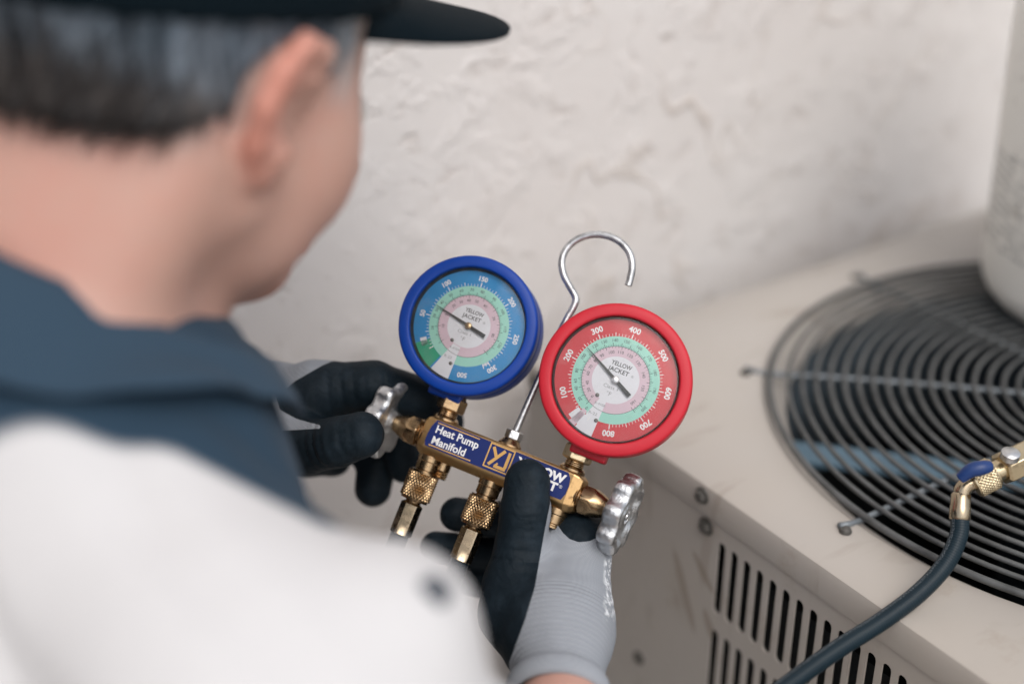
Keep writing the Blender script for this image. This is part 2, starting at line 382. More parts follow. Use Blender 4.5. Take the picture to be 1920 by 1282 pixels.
def smin(a, b, k):
    h = np.clip(.5+.5*(b-a)/k, 0, 1); return b+(a-b)*h-k*h*(1-h)
def smax(a, b, k): return -smin(-a, -b, k)
def U(fs, k=.008):
    def f(P):
        d = fs[0](P)
        for g in fs[1:]: d = smin(d, g(P), k)
        return d
    f.bb = (np.min([g.bb[0] for g in fs], axis=0), np.max([g.bb[1] for g in fs], axis=0)); return f
def chain(pts, rad, k=.004): return U([rcone(pts[i], pts[i+1], rad[i], rad[i+1]) for i in range(len(pts)-1)], k)
def hardmin(fs):
    def f(P):
        d = fs[0](P)
        for g in fs[1:]: d = np.minimum(d, g(P))
        return d
    f.bb = (np.min([g.bb[0] for g in fs], axis=0), np.max([g.bb[1] for g in fs], axis=0)); return f
def mesh_sdf(f, h, bb=None, pad=.012, B=6):
    lo, hi = bb if bb else f.bb; lo = np.asarray(lo)-pad; hi = np.asarray(hi)+pad
    nb = np.ceil((hi-lo)/(h*B)).astype(int); n = nb*B+1
    ax = [lo[i]+h*B*(np.arange(nb[i])+.5) for i in range(3)]
    G = np.stack(np.meshgrid(*ax, indexing='ij'), -1).reshape(-1, 3).astype(np.float32)
    dc = f(G).reshape(nb); act = np.abs(dc) < h*B*1.25
    D = np.repeat(np.repeat(np.repeat(np.where(dc < 0, -1., 1.), B, 0), B, 1), B, 2).astype(np.float32)
    D = np.pad(D, ((0, 1),)*3, mode='edge')
    A = np.repeat(np.repeat(np.repeat(act, B, 0), B, 1), B, 2); A = np.pad(A, ((0, 1),)*3, mode='edge')
    A[1:] |= A[:-1].copy(); A[:, 1:] |= A[:, :-1].copy(); A[:, :, 1:] |= A[:, :, :-1].copy()
    idx = np.argwhere(A); P = (lo+idx*h).astype(np.float32)
    D[A] = np.concatenate([f(P[i:i+400000]) for i in range(0, len(P), 400000)])
    s = D < 0
    c8 = [s[a:n[0]-1+a, b:n[1]-1+b, c:n[2]-1+c] for a in (0, 1) for b in (0, 1) for c in (0, 1)]
    anyc = np.logical_or.reduce(c8); allc = np.logical_and.reduce(c8); cell = anyc & ~allc
    ci = np.argwhere(cell); ids = -np.ones(cell.shape, np.int64); ids[cell] = np.arange(len(ci))
    acc = np.zeros((len(ci), 3)); cnt = np.zeros(len(ci))
    for a in [(i, j, k) for i in (0, 1) for j in (0, 1) for k in (0, 1)]:
        for x in range(3):
            if a[x]: continue
            b = list(a); b[x] = 1
            va = D[tuple((ci+a).T)]; vb = D[tuple((ci+b).T)]; cr = (va < 0) != (vb < 0)
            t = np.where(cr, va/np.where(cr, va-vb, 1), 0); p = np.array(a, float)[None].repeat(len(ci), 0); p[:, x] += t
            acc += p*cr[:, None]; cnt += cr
    V = lo+(ci+acc/cnt[:, None])*h
    Fq = []
    for x in range(3):
        y, z = (x+1) % 3, (x+2) % 3
        sl0 = [slice(None)]*3; sl1 = [slice(None)]*3; sl0[x] = slice(0, -1); sl1[x] = slice(1, None)
        e = np.argwhere(s[tuple(sl0)] != s[tuple(sl1)])
        e = e[(e[:, y] > 0) & (e[:, z] > 0) & (e[:, y] < n[y]-1) & (e[:, z] < n[z]-1)]
        q = []
        for dy, dz in ((-1, -1), (0, -1), (0, 0), (-1, 0)):
            k = e.copy(); k[:, y] += dy; k[:, z] += dz; q.append(ids[tuple(k.T)])
        q = np.stack(q, 1); neg = ~s[tuple(e.T)]; q[neg] = q[neg][:, ::-1]; Fq.append(q)
    return V, np.vstack(Fq)

def relax(V, F_, it=2):
    """light Laplacian smoothing of a quad mesh"""
    V = V.copy(); e = np.vstack([F_[:, [0, 1]], F_[:, [1, 2]], F_[:, [2, 3]], F_[:, [3, 0]]])
    for _ in range(it):
        S = np.zeros_like(V); c = np.zeros(len(V)); np.add.at(S, e[:, 0], V[e[:, 1]]); np.add.at(c, e[:, 0], 1)
        V = .5*V+.5*S/np.maximum(c, 1)[:, None]
    return V

# ================================================================ THE SETTING
g_ = MB(); g_.sheet([(-60, -60), (60, -60), (60, 60), (-60, 60)], 0.)
o = g_.obj('ground', 'concrete'); o['kind'] = 'structure'
ES = .90                         # the unit, drum and wall were measured in units of ES metres
WALL_Y = .935*ES
wl = MB(); wl.box((0, .10, 1.5), (14, .2, 3.1))
wall = wl.obj('stucco_wall', 'stucco'); wall.location = (1.0, WALL_Y, -.02)
tag(wall, 'pale off-white stucco wall with trowel ridges behind the beige unit', 'wall')

# ================================================================ AIR CONDITIONER
AX0, AX1, AY0, AY1, AZT = .606, 1.282, .185, .860, .750
GC = np.array([.943, .522]); GR = .278
AC0 = np.array([(AX0+AX1)/2, (AY0+AY1)/2, 0.])
ac = thing('air_conditioner', 'weathered beige outdoor air conditioning unit with round fan grille, standing against the wall', 'air conditioner', AC0*ES); ac.scale = (ES, ES, ES)
cx, cy = GC-AC0[:2]; X0, X1, Y0, Y1 = AX0-AC0[0], AX1-AC0[0], AY0-AC0[1], AY1-AC0[1]
# concrete pad
pad = MB(); pad.box((AC0[0]*ES, AC0[1]*ES-.01, .026), (.74, .715, .052)); po = pad.obj('concrete_pad', 'concrete'); bevel(po, .008)
tag(po, 'low concrete pad under the beige air conditioning unit', 'pad')
# top sheet: square with a round hole, rolled rim, turned-down lip
N = 96; V = []; F_ = []
def sq(a, ins):
    c_, s_ = math.cos(a), math.sin(a); xs = (X1-ins-cx)/c_ if c_ > 1e-9 else ((X0+ins-cx)/c_ if c_ < -1e-9 else 1e9)
    ys = (Y1-ins-cy)/s_ if s_ > 1e-9 else ((Y0+ins-cy)/s_ if s_ < -1e-9 else 1e9); t = min(xs, ys); return cx+t*c_, cy+t*s_
angs = sorted(set([2*PI*k/N for k in range(N)]+[math.atan2(y-cy, x-cx) % (2*PI) for x in (X0, X1) for y in (Y0, Y1)])); N = len(angs)
rings = [('c', .2585, AZT-.022), ('c', .2595, AZT-.017), ('c', .263, AZT-.0135), ('c', .272, AZT-.009), ('c', GR-.001, AZT-.003), ('c', GR+.004, AZT), ('s', .006, AZT), ('s', .0022, AZT-.0015), ('s', .0004, AZT-.006), ('s', 0., AZT-.022), ('s', .0006, AZT-.0245), ('s', .004, AZT-.0255)]
for kind, p, z in rings:
    for a in angs: V.append((cx+p*math.cos(a), cy+p*math.sin(a), z) if kind == 'c' else (*sq(a, p), z))
for i in range(len(rings)-1):
    for k in range(N): k2 = (k+1) % N; F_.append((i*N+k, (i+1)*N+k, (i+1)*N+k2, i*N+k2))
link('top_panel', V, F_, 'ac', ac, True, sharp=35)
# slotted side sheets
def slotted(name, along0, along1, zlo, zhi, slots_a, rows, sw, M_):
    """sheet in local (a, z) with real rounded slots, thickness goes to -n"""
    mb = MB(); th = .0016; pitch = slots_a[1]-slots_a[0]; pa = abs(pitch)
    a_lo, a_hi = min(slots_a)-pa/2, max(slots_a)+pa/2
    def quad(a0, a1, z0, z1):
        if a1-a0 > 1e-5 and z1-z0 > 1e-5: mb.add(tf(M_, [(a0, z0, 0), (a1, z0, 0), (a1, z1, 0), (a0, z1, 0)]), [(0, 1, 2, 3)])
    quad(along0, a_lo, zlo, zhi); quad(a_hi, along1, zlo, zhi)
    zs = sorted(rows); edges = [zlo]+[z for r in zs for z in r]+[zhi]
    for i in range(0, len(edges), 2): quad(a_lo, a_hi, edges[i], edges[i+1])
    for (z0, z1) in rows:
        for a in slots_a:
            n_ = 5; r = sw/2; loop = []
            for k in range(n_+1): t = PI*k/n_; loop.append((a+r*math.cos(t), z1-.0015-r+r*math.sin(t)))
            for k in range(n_+1): t = PI+PI*k/n_; loop.append((a+r*math.cos(t), z0+.0015+r+r*math.sin(t)))
            out = []
            for k in range(n_+1): out.append((a+pa/2*(1-2*k/n_), z1))
            for k in range(n_+1): out.append((a-pa/2*(1-2*k/n_), z0))
            m_ = len(loop); L = [(x, y, 0) for x, y in out]+[(x, y, 0) for x, y in loop]+[(x, y, -th) for x, y in loop]
            mb.add(tf(M_, L), [(i, m_+i, m_+(i+1) % m_, (i+1) % m_)[::-1] for i in range(m_)]+[(m_+i, 2*m_+i, 2*m_+(i+1) % m_, m_+(i+1) % m_)[::-1] for i in range(m_)])
    return mb.obj(name, 'ac', ac)
rows = [(AZT-.1065-.081*i, AZT-.0385-.081*i) for i in range(7)]
Mx = np.eye(4); Mx[:3, 0] = (0, -1, 0); Mx[:3, 1] = (0, 0, 1); Mx[:3, 2] = (-1, 0, 0); Mx[:3, 3] = (X0+.0022, 0, 0)
slots = [-(.6125-AC0[1])+.01333*k for k in range(28)]
slotted('side_panel', -Y1, -Y0, .07, AZT-.0255, slots, rows, .0080, Mx)
My = np.eye(4); My[:3, 0] = (1, 0, 0); My[:3, 1] = (0, 0, 1); My[:3, 2] = (0, -1, 0); My[:3, 3] = (0, Y0+.0022, 0)
slotted('side_panel', X0, X1, .07, AZT-.0255, [X0+.13+.01333*k for k in range(32)], rows, .0080, My)
for nm, c_, s_ in (('back_panel', (0, Y1-.003, .40), (X1-X0-.006, .002, .65)), ('side_panel', (X1-.003, 0, .40), (.002, Y1-Y0-.006, .65)), ('base_tray', (0, 0, .068), (X1-X0, Y1-Y0, .016))):
    mb = MB(); mb.box(c_, s_); mb.obj(nm, 'ac', ac)
mb = MB(); i_ = .028
for c_, s_ in (((X0+i_, 0, .38), (.01, Y1-Y0-.07, .60)), ((X1-i_, 0, .38), (.01, Y1-Y0-.07, .60)), ((0, Y0+i_, .38), (X1-X0-.07, .01, .60)), ((0, Y1-i_, .38), (X1-X0-.07, .01, .60))): mb.box(c_, s_)
mb.obj('coil', 'coil', ac)
# shroud throat inside the opening
mb = MB(); Mt = np.eye(4); Mt[:3, 3] = (cx, cy, 0)
mb.lathe([(.2583, AZT-.0225), (.2575, AZT-.055), (.2575, AZT-.17), (.262, AZT-.17)], Mt, 72, caps=False); mb.obj('shroud', 'shroud', ac, True)
# guard: rings and spokes of welded wire
RW = .0019; ZR = AZT+.004
def ring_mesh(r, z, w_):
    n = 110; P = np.array([(cx+r*math.cos(2*PI*k/n), cy+r*math.sin(2*PI*k/n), z) for k in range(n)]); m_ = 8; V = []
    for k in range(n):
        a = 2*PI*k/n
        for j in range(m_):
            b = 2*PI*j/m_; V.append((cx+(r+w_*math.cos(b))*math.cos(a), cy+(r+w_*math.cos(b))*math.sin(a), z+w_*math.sin(b)))
    return V, [(k*m_+j, ((k+1) % n)*m_+j, ((k+1) % n)*m_+(j+1) % m_, k*m_+(j+1) % m_) for k in range(n) for j in range(m_)]
grille = link('fan_grille', *ring_mesh(.2745, ZR, .0027), 'wire', ac)
r = .2745-.0150
while r > .035:
    link('guard_ring', *ring_mesh(r, ZR+.010*(1-(r/.2745)**2), RW), 'wire', grille); r -= .0113
for k in range(8):
    a = math.radians(132.2+45*k-.6)
    P = [(cx+q*math.cos(a), cy+q*math.sin(a), ZR-.0040+.010*max(0, (1-(q/.2745)**2))) for q in np.linspace(.03, .283, 14)]
    P += [(cx+.296*math.cos(a), cy+.296*math.sin(a), AZT+.0028)]
    v_, f_, _ = tube(P, .0024, 8); link('guard_spoke', v_, f_, 'spoke', grille)
    mb = MB(); q = .2945; mb.lathe([(.0046, AZT+.0002), (.0046, AZT+.0010), (.0036, AZT+.0030), (.0012, AZT+.0036)], frame_z((cx+q*math.cos(a+.016), cy+q*math.sin(a+.016), 0), (0, 0, 1)), 14)
    mb.obj('guard_clip', 'screw', ac, True, 40)
mb = MB(); mb.lathe([(.034, ZR+.006), (.036, ZR+.0085), (.034, ZR+.0135), (.001, ZR+.0145)], Mt, 40); mb.obj('centre_cap', 'wire', grille, True, 40)
# fan: motor, hub, blades, mount straps
mb = MB(); mb.lathe([(.066, AZT-.23), (.068, AZT-.225), (.068, AZT-.075), (.060, AZT-.066), (.02, AZT-.062)], Mt, 40); fan = mb.obj('fan_motor', 'dark', ac, True, 40)
for k in range(3):
    V = []; F_ = []; nr, na = 7, 7; a0 = math.radians(25+120*k)
    for i in range(nr):
        rr = .05+(.245-.05)*i/(nr-1)
        for j in range(na):
            t = j/(na-1); a = a0+(.95-.18*i/(nr-1))*(t-.5)+.15*i/(nr-1); V.append((cx+rr*math.cos(a), cy+rr*math.sin(a), AZT-.205+.075*(t-.5)+.012*math.sin(PI*t)))
    for i in range(nr-1):
        for j in range(na-1): F_.append((i*na+j, i*na+j+1, (i+1)*na+j+1, (i+1)*na+j))
    b_ = link('fan_blade', V, F_, 'dark', fan); sm = b_.modifiers.new('thickness', 'SOLIDIFY'); sm.thickness = .0015
for a_, off in ((math.radians(133), -.016), (math.radians(46), .0)):
    d_ = np.array([math.cos(a_), math.sin(a_), 0]); p_ = np.array([-d_[1], d_[0], 0])*-off
    mb = MB(); mb.box((0, 0, 0), (.030, .004, .512), frame_z(np.array([cx, cy, AZT-.060])+p_, d_, (0, 0, 1))); mb.obj('mount_strap', 'blade', ac)
# screws on lip and sheet
for y_, z_, x_, s_ in ((.6347, .7405, X0, 1.), (.6302, .7150, X0+.002, 1.12), (.845, .738, X0, 1.)):
    mb = MB(); Ms = frame_z((x_, y_-AC0[1], z_), (-1, 0, 0))
    mb.lathe([(.0066*s_, -.001), (.0066*s_, .0009), (.0058*s_, .0013)], Ms, 20); mb.lathe([(.0046*s_, .0012), (.0046*s_, .0042), (.0036*s_, .0049)], Ms, 6)
    mb.obj('screw', 'screw', ac, True, 30)
# small rub mark knob low on the sheet
mb = MB(); mb.lathe([(.006, 0), (.006, .001), (.004, .002)], frame_z((X0+.0021, .698-AC0[1], .541), (-1, 0, 0)), 16); mb.obj('rivet', 'screw', ac, True, 40)

# ================================================================ REFRIGERANT TANK standing on the guard
TK = np.array([1.090, .630, AZT+.0125])
tk = thing('refrigerant_tank', 'off-white steel refrigerant cylinder with faded print standing on the fan grille', 'gas cylinder', TK*ES); tk.scale = (ES, ES, ES)
tk.rotation_euler = Matrix.Rotation(math.radians(-2.0), 3, Vector(FW*np.array([1, 1, 0]))).to_euler()
R_ = .120; prof = [(.004, .0)]+[(R_-.034+.034*math.sin(t), .034-.034*math.cos(t)) for t in np.linspace(0, PI/2, 9)]
prof += [(R_, .13), (R_+.0006, .24)]+[(R_-.055+.055*math.cos(t), .27+.055*math.sin(t)) for t in np.linspace(0, PI/2, 8)]+[(.03, .328)]
mb = MB(); mb.lathe(prof, None, 72); drum = mb.obj('drum', 'tank', tk, True, 40)
mb = MB(); mb.lathe([(.016, .325), (.016, .345), (.010, .347), (.010, .372)], None, 20); mb.obj('valve', 'brass', tk, True, 35)
mb = MB(); mb.lathe([(.075, .312), (.076, .375), (.0745, .375), (.0735, .312)], None, 40, caps=False); mb.obj('handle_collar', 'tank', tk, True, 35)
# dark stencil blocks printed on the drum (partly out of frame)
def on_drum(name, a0, a1, z0, z1, mat, rr=.1205):
    V = []; n = 10
    for k in range(n+1):
        a = a0+(a1-a0)*k/n; V += [(rr*math.cos(a), rr*math.sin(a), z0), (rr*math.cos(a), rr*math.sin(a), z1)]
    return link(name, V, [(2*k, 2*k+2, 2*k+3, 2*k+1) for k in range(n)], mat, drum)
la = math.atan2(-RT[1], -RT[0])       # drum angle of the silhouette that faces left in the picture
on_drum('printed_rule', la+.15, la+1.9, .1500, .1512, 'grey_ink')
for a0, a1, z0, z1 in ((.62, .66, .078, .112), (.66, .70, .088, .094), (.72, .76, .074, .108), (.78, .92, .072, .096), (.66, .72, .046, .062), (.74, .90, .046, .062)): on_drum('printed_mark', la+a0, la+a1, z0, z1, 'label')

# ================================================================ helpers for hose ends
def knurl(mb, M_, R, L, nd=26, rows_=6, dep=.0007):
    n = nd*4; nz = rows_*5+1; prof = [(R*.80, 0), (R*.93, .0), (R-dep, .0011)]+[(R, .0011+(L-.0026)*i/(nz-1)) for i in range(nz)]+[(R-dep, L-.0013), (R*.90, L), (R*.7, L)]
    tri = lambda x: abs((x % 1.)-.5)*2
    def rm(a, i, r):
        if 3 <= i < 3+nz:
            u = a/(2*PI)*nd; v = (i-3)/(nz-1)*rows_*.5*1.3
            return r-dep+1.7*dep*max(min(tri(u+v), tri(u-v)), 0)**.8
        return r
    return mb.lathe(prof, M_, n, rm)
def hexprof(mb, prof, M_): return mb.lathe(prof, M_, 6, phase=.3)

# ================================================================ HOSE lying over the unit
hp = [(1800, 962, .925), (1797, 1005, .922), (1772, 1058, .918), (1722, 1112, .912), (1650, 1166, .905), (1568, 1218, .895), (1475, 1285, .88), (1330, 1400, .85), (1200, 1560, .84)]
HP = spline([at(x, y, d*ES) for x, y, d in hp], 14)
HB = at(1800, 962, .925*ES)
hz = thing('charging_hose', 'black rubber charging hose with brass end arching over the beige unit', 'hose', HB)
low = HP[-1]; tail = spline([HP[-2], low, low+np.array([-.03, -.02, -.16]), low+np.array([-.10, -.02, -.36]), np.array([low[0]-.20, low[1]-.02, .05]), np.array([low[0]-.30, low[1]-.12, .008]), np.array([low[0]-.34, low[1]-.42, .008])], 12)[12:]
v_, f_, at_ = tube(np.vstack([HP[:-1], tail])-HB, .0054, 20); link('tube', v_, f_, 'hose', hz, True, at_)
# bent ferrule, knurled nut, hex body, blue lever
d0 = (HP[1]-HP[0]); d0 = -d0/np.linalg.norm(d0)
mb = MB(); mb.lathe([(.0056, -.004), (.0062, -.003), (.0062, .003), (.0059, .0045), (.0059, .0105), (.005, .012)], frame_z((0, 0, 0), d0), 22); mb.obj('ferrule', 'ferr', hz, True, 35)
P_ = [at(1803, 925, .927*ES)-HB, at(1806, 917, .927*ES)-HB, at(1815, 908, .927*ES)-HB, at(1832, 900, .927*ES)-HB]
v_, f_, _ = tube(spline(P_, 6), .0052, 16); link('elbow', v_, f_, 'ferr', hz)
pk0, pk1 = at(1825, 905, .927*ES)-HB, at(1866, 884, .926*ES)-HB; dk = pk1-pk0; Lk = np.linalg.norm(dk)
mb = MB(); knurl(mb, frame_z(pk0, dk), .0096, Lk, 30, 7, .0005); mb.obj('knurled_nut', 'brass_l', hz, True, 50)
mb = MB(); pe = at(1863, 886, .926*ES)-HB; d2 = at(1960, 840, .935*ES)-HB-pe; d2 /= np.linalg.norm(d2)
mb.lathe([(.0064, -.002), (.0064, .007)], frame_z(pe, d2), 20); hexprof(mb, [(.0085, .005), (.0106, .0065), (.0106, .060), (.009, .062)], frame_z(pe, d2)); mb.lathe([(.007, .061), (.007, .085), (.0095, .086), (.0095, .10)], frame_z(pe, d2), 18)
bevel(mb.obj('valve_body', 'brass_l', hz, True, 30), .0005)
P_ = spline([at(1856, 874, .912*ES)-HB, at(1840, 877, .910*ES)-HB, at(1820, 882, .911*ES)-HB, at(1800, 897, .914*ES)-HB], 8)
mb = MB()
v_, f_, _ = tube(P_, [.0030+.0014*math.sin(PI*min(1, i/len(P_)*.9+.1)) for i in range(len(P_))], 14); link('lever', v_, f_, 'blueplastic', hz)
mb = MB(); mb.lathe([(.0055, 0), (.0055, .004), (.004, .005)], frame_z(at(1893, 858, .918*ES)-HB, UP*.8-FW*.6), 16); mb.obj('lever_screw', 'steel', hz, True, 35)

# ================================================================ MANIFOLD GAUGE SET (local axes: x along the bar, y towards the gauges, z out of the label)
def man_frame():
    t = math.radians(18); X = np.array([.937*math.cos(t), -.35*math.cos(t), math.sin(t)]); X /= np.linalg.norm(X)
    Y = np.array([.37, .93, 0.]); Y[2] = -(X @ Y)/X[2]; Y /= np.linalg.norm(Y); Zl = np.cross(X, Y)
    cm = np.array([RT, UP, -FW]); return np.array([X @ cm, Y @ cm, Zl @ cm]).T
MR = man_frame(); MO = at(937, 872, .862)
mg = thing('manifold_gauge_set', 'brass two-gauge manifold with blue label, hook and handwheels held in gloved hands', 'gauge set', MO)
mg.rotation_euler = Matrix(MR.tolist()).to_euler()
def mloc(p): return MO+MR @ np.asarray(p)
k_ = .001
# bar: chamfered block
def bar_poly():
    y0, y1, zf, zb, ch = -11.5, 13.0, 9.5, -11., 3.2
    return [(y0+ch*1.3, zf), (y0, zf-ch*1.2), (y0, zb+ch), (y0+ch, zb), (y1-ch, zb), (y1, zb+ch), (y1, zf-ch*.4), (y1-ch*.4, zf)]
V = []; F_ = []; bp = bar_poly(); nb_ = len(bp); cyb = .75
xs = [(-52.5, .78), (-50.5, .93), (-47.5, 1.), (47.5, 1.), (51.0, .95), (54., .78)]
for x, s_ in xs:
    for y, z in bp: V.append((x*k_, (cyb+(y-cyb)*s_)*k_, z*(1 if s_ == 1. else s_*.98)*k_))
for i in range(len(xs)-1):
    for j in range(nb_): F_.append((i*nb_+j, i*nb_+(j+1) % nb_, (i+1)*nb_+(j+1) % nb_, (i+1)*nb_+j))
F_ += [tuple(range(nb_-1, -1, -1)), tuple((len(xs)-1)*nb_+j for j in range(nb_))]
bar = link('bar', V, [f[::-1] for f in F_], 'bar', mg, False); bevel(bar, .0007, 2, 20)
# label sheet with curved ends
ZL = 9.62
lab = [(-47.8, -5.4), (-49.2, -1.0), (-48.9, 3.5), (-47.6, 8.2), (-46.0, 11.5), (45.2, 11.6), (46.6, 8.5), (47.3, 3.), (47.2, -1.), (46.2, -5.2)]
# the face narrows past |x| = 47.5, so the sheet keeps inside it
lab = [(max(-47.4, x), y) if x < 0 else (min(47.2, x), y) for x, y in lab]
lab = [(-46.2, -5.4), (-47.3, -2.6), (-47.4, 1.5), (-46.6, 6.5), (-44.6, 11.4), (44.0, 11.4), (46.3, 8.6), (47.2, 4.), (47.0, -1.), (45.4, -5.2)]
mb = MB(); mb.prism([(x*k_, y*k_) for x, y in lab], (ZL-.10)*k_, ZL*k_); lo = mb.obj('label', 'label', bar)
def flat(mb, poly, z): mb.sheet([(x*k_, y*k_) for x, y in poly], z*k_)
def bar_line(mb, x0, y0, x1, y1, w_, z=ZL+.06):
    d = np.array([x1-x0, y1-y0]); d = d/np.linalg.norm(d); p = np.array([-d[1], d[0]])*w_/2
    flat(mb, [(x0-p[0], y0-p[1]), (x1-p[0], y1-p[1]), (x1+p[0], y1+p[1]), (x0+p[0], y0+p[1])], z)
def put_text(mb, s, x, y, cap, wid=None, bold=.012, align='LEFT', z=ZL+.06, sp=1., rot=0., shear=0.):
    V, F_ = text2d(s, 1., bold, 1., align, sp); sy = cap/.70; sx = sy
    if wid: w0 = V[:, 0].max()-V[:, 0].min(); sx = wid/w0
    off = V[:, 0].min() if align == 'LEFT' else 0.
    P = np.stack([(V[:, 0]-off)*sx+V[:, 1]*sy*shear, V[:, 1]*sy], 1); c_, s_ = math.cos(rot), math.sin(rot)
    P = np.stack([P[:, 0]*c_-P[:, 1]*s_+x, P[:, 0]*s_+P[:, 1]*c_+y], 1)
    mb.add([(a*k_, b*k_, z*k_) for a, b in P], F_)
mb = MB(); put_text(mb, 'Heat Pump', -43.0, 4.2, 4.7, 29., .022); put_text(mb, 'Manifold', -43.0, -2.9, 4.7, 22.8, .022); mb.obj('lettering', 'numw', lo); mb = MB()
put_text(mb, 'YELLOW', 11.8, 4.3, 5.0, 32.2, .050); put_text(mb, 'JACKET', 14.3, -1.9, 5.0, 26.6, .050); put_text(mb, '®', 41.6, 1.0, 1.9, None, .0)
mb.obj('lettering', 'numw', lo)
mb = MB(); bar_line(mb, -43.4, 10.1, -14.7, 10.2, .65); bar_line(mb, -44.2, -4.2, -15.3, -4.0, .65)
x0, x1, y0, y1, t_ = -6.9, 8.9, -3.4, 10.9, .85
for a, b in (((x0, y0), (x1, y0)), ((x1, y0), (x1, y1)), ((x1, y1), (x0, y1)), ((x0, y1), (x0, y0))):
    d = np.sign(np.array(b)-np.array(a)); bar_line(mb, a[0]-d[0]*t_/2, a[1]-d[1]*t_/2, b[0]-d[0]*t_/2, b[1]-d[1]*t_/2, t_)
bar_line(mb, -4.6, 9.3, -.7, 3.6, 1.9); bar_line(mb, 3.2, 9.3, -4.3, -1.7, 1.9, ZL+.08)
bar_line(mb, 6.4, 9.2, 6.4, -.6, 1.9, ZL+.10); bar_line(mb, 7.1, -1.4, -.6, -1.4, 1.9, ZL+.12); bar_line(mb, -.4, -2.1, 1.2, .9, 1.2, ZL+.14)
mb.obj('emblem', 'gold_ink', lo)
# fittings above and below the bar
mY = lambda x, y, z=0: frame_z((x*k_, y*k_, z*k_), (0, 1, 0), (0, 0, 1))
mYd = lambda x, y, z=0: frame_z((x*k_, y*k_, z*k_), (0, -1, 0), (0, 0, 1))
for x in (-43., 43.):
    mb = MB(); mb.lathe([(8.2*k_, -.5*k_), (8.2*k_, 1.6*k_), (7.0*k_, 3.2*k_), (5.8*k_, 3.6*k_), (5.6*k_, 6.6*k_), (5.0*k_, 8*k_)], mY(x, 12.6), 28)
    for q in range(3): mb.lathe([(5.6*k_, (3.9+q*1.1)*k_), (6.1*k_, (4.3+q*1.1)*k_), (5.6*k_, (4.75+q*1.1)*k_)], mY(x, 12.6), 28, caps=False)
    mb.obj('gauge_port', 'brass', mg, True, 35)
    mb = MB(); hexprof(mb, [(7.6*k_, 0), (9.2*k_, .9*k_), (9.2*k_, 8.4*k_), (7.8*k_, 9.2*k_), (6.5*k_, 12*k_)], mY(x, 19.2)); bevel(mb.obj('hex_nut', 'brass_l' if x > 0 else 'brass', mg, False), .0004)
for x in (-43., -1., 43.):
    mb = MB(); mb.lathe([(7.6*k_, -.5*k_), (7.6*k_, 3.*k_), (7.1*k_, 3.6*k_), (7.1*k_, 8.6*k_), (6.2*k_, 9.2*k_), (6.2*k_, 10*k_), (6.9*k_, 10.4*k_), (6.9*k_, 11.5*k_)], mYd(x, -11.), 28); mb.obj('hose_port', 'brass', mg, True, 35)
mb = MB(); mb.lathe([(5.2*k_, 0), (5.2*k_, 6*k_)]+[(q*k_, (6+i*.9)*k_) for i, q in enumerate((4.6, 5.3, 4.6, 5.3, 4.6, 5.3, 4.2))], mYd(-36.2, -10.5, -7.), 24); mb.obj('charging_stub', 'brass', mg, True, 35)
# hook with lock nut
mb = MB(); mb.lathe([(7.4*k_, 0), (7.4*k_, 1.4*k_), (6.2*k_, 3.*k_), (5.*k_, 4.5*k_)], mY(1.2, 12.6), 26); mb.obj('hook_boss', 'brass', mg, True, 35)
mb = MB(); hexprof(mb, [(4.6*k_, 0), (5.6*k_, .6*k_), (5.6*k_, 5.4*k_), (4.6*k_, 6.0*k_)], mY(1.4, 17.)); bevel(mb.obj('lock_nut', 'steel', mg, False), .0004)
hk = [(1.4, 20, 0), (2.0, 40, -1), (2.4, 60, -3), (2.8, 80, -4), (4.3, 98, -4), (5.4, 106, -4), (4.6, 112, -4), (-1.8, 117.5, -4), (-8.0, 123, -4), (-12.4, 130.5, -4), (-12.6, 138.5, -4), (-8.4, 146.3, -4), (-.6, 152.2, -4), (9., 154.6, -4), (18.2, 153.4, -4), (26., 148.8, -4), (30.6, 141.6, -4), (32.2, 134., -4), (32.6, 129.8, -4)]
v_, f_, _ = tube(spline(np.array(hk)*k_, 7), .00225, 14); link('hook', v_, f_, 'rod', mg, True, sharp=50)
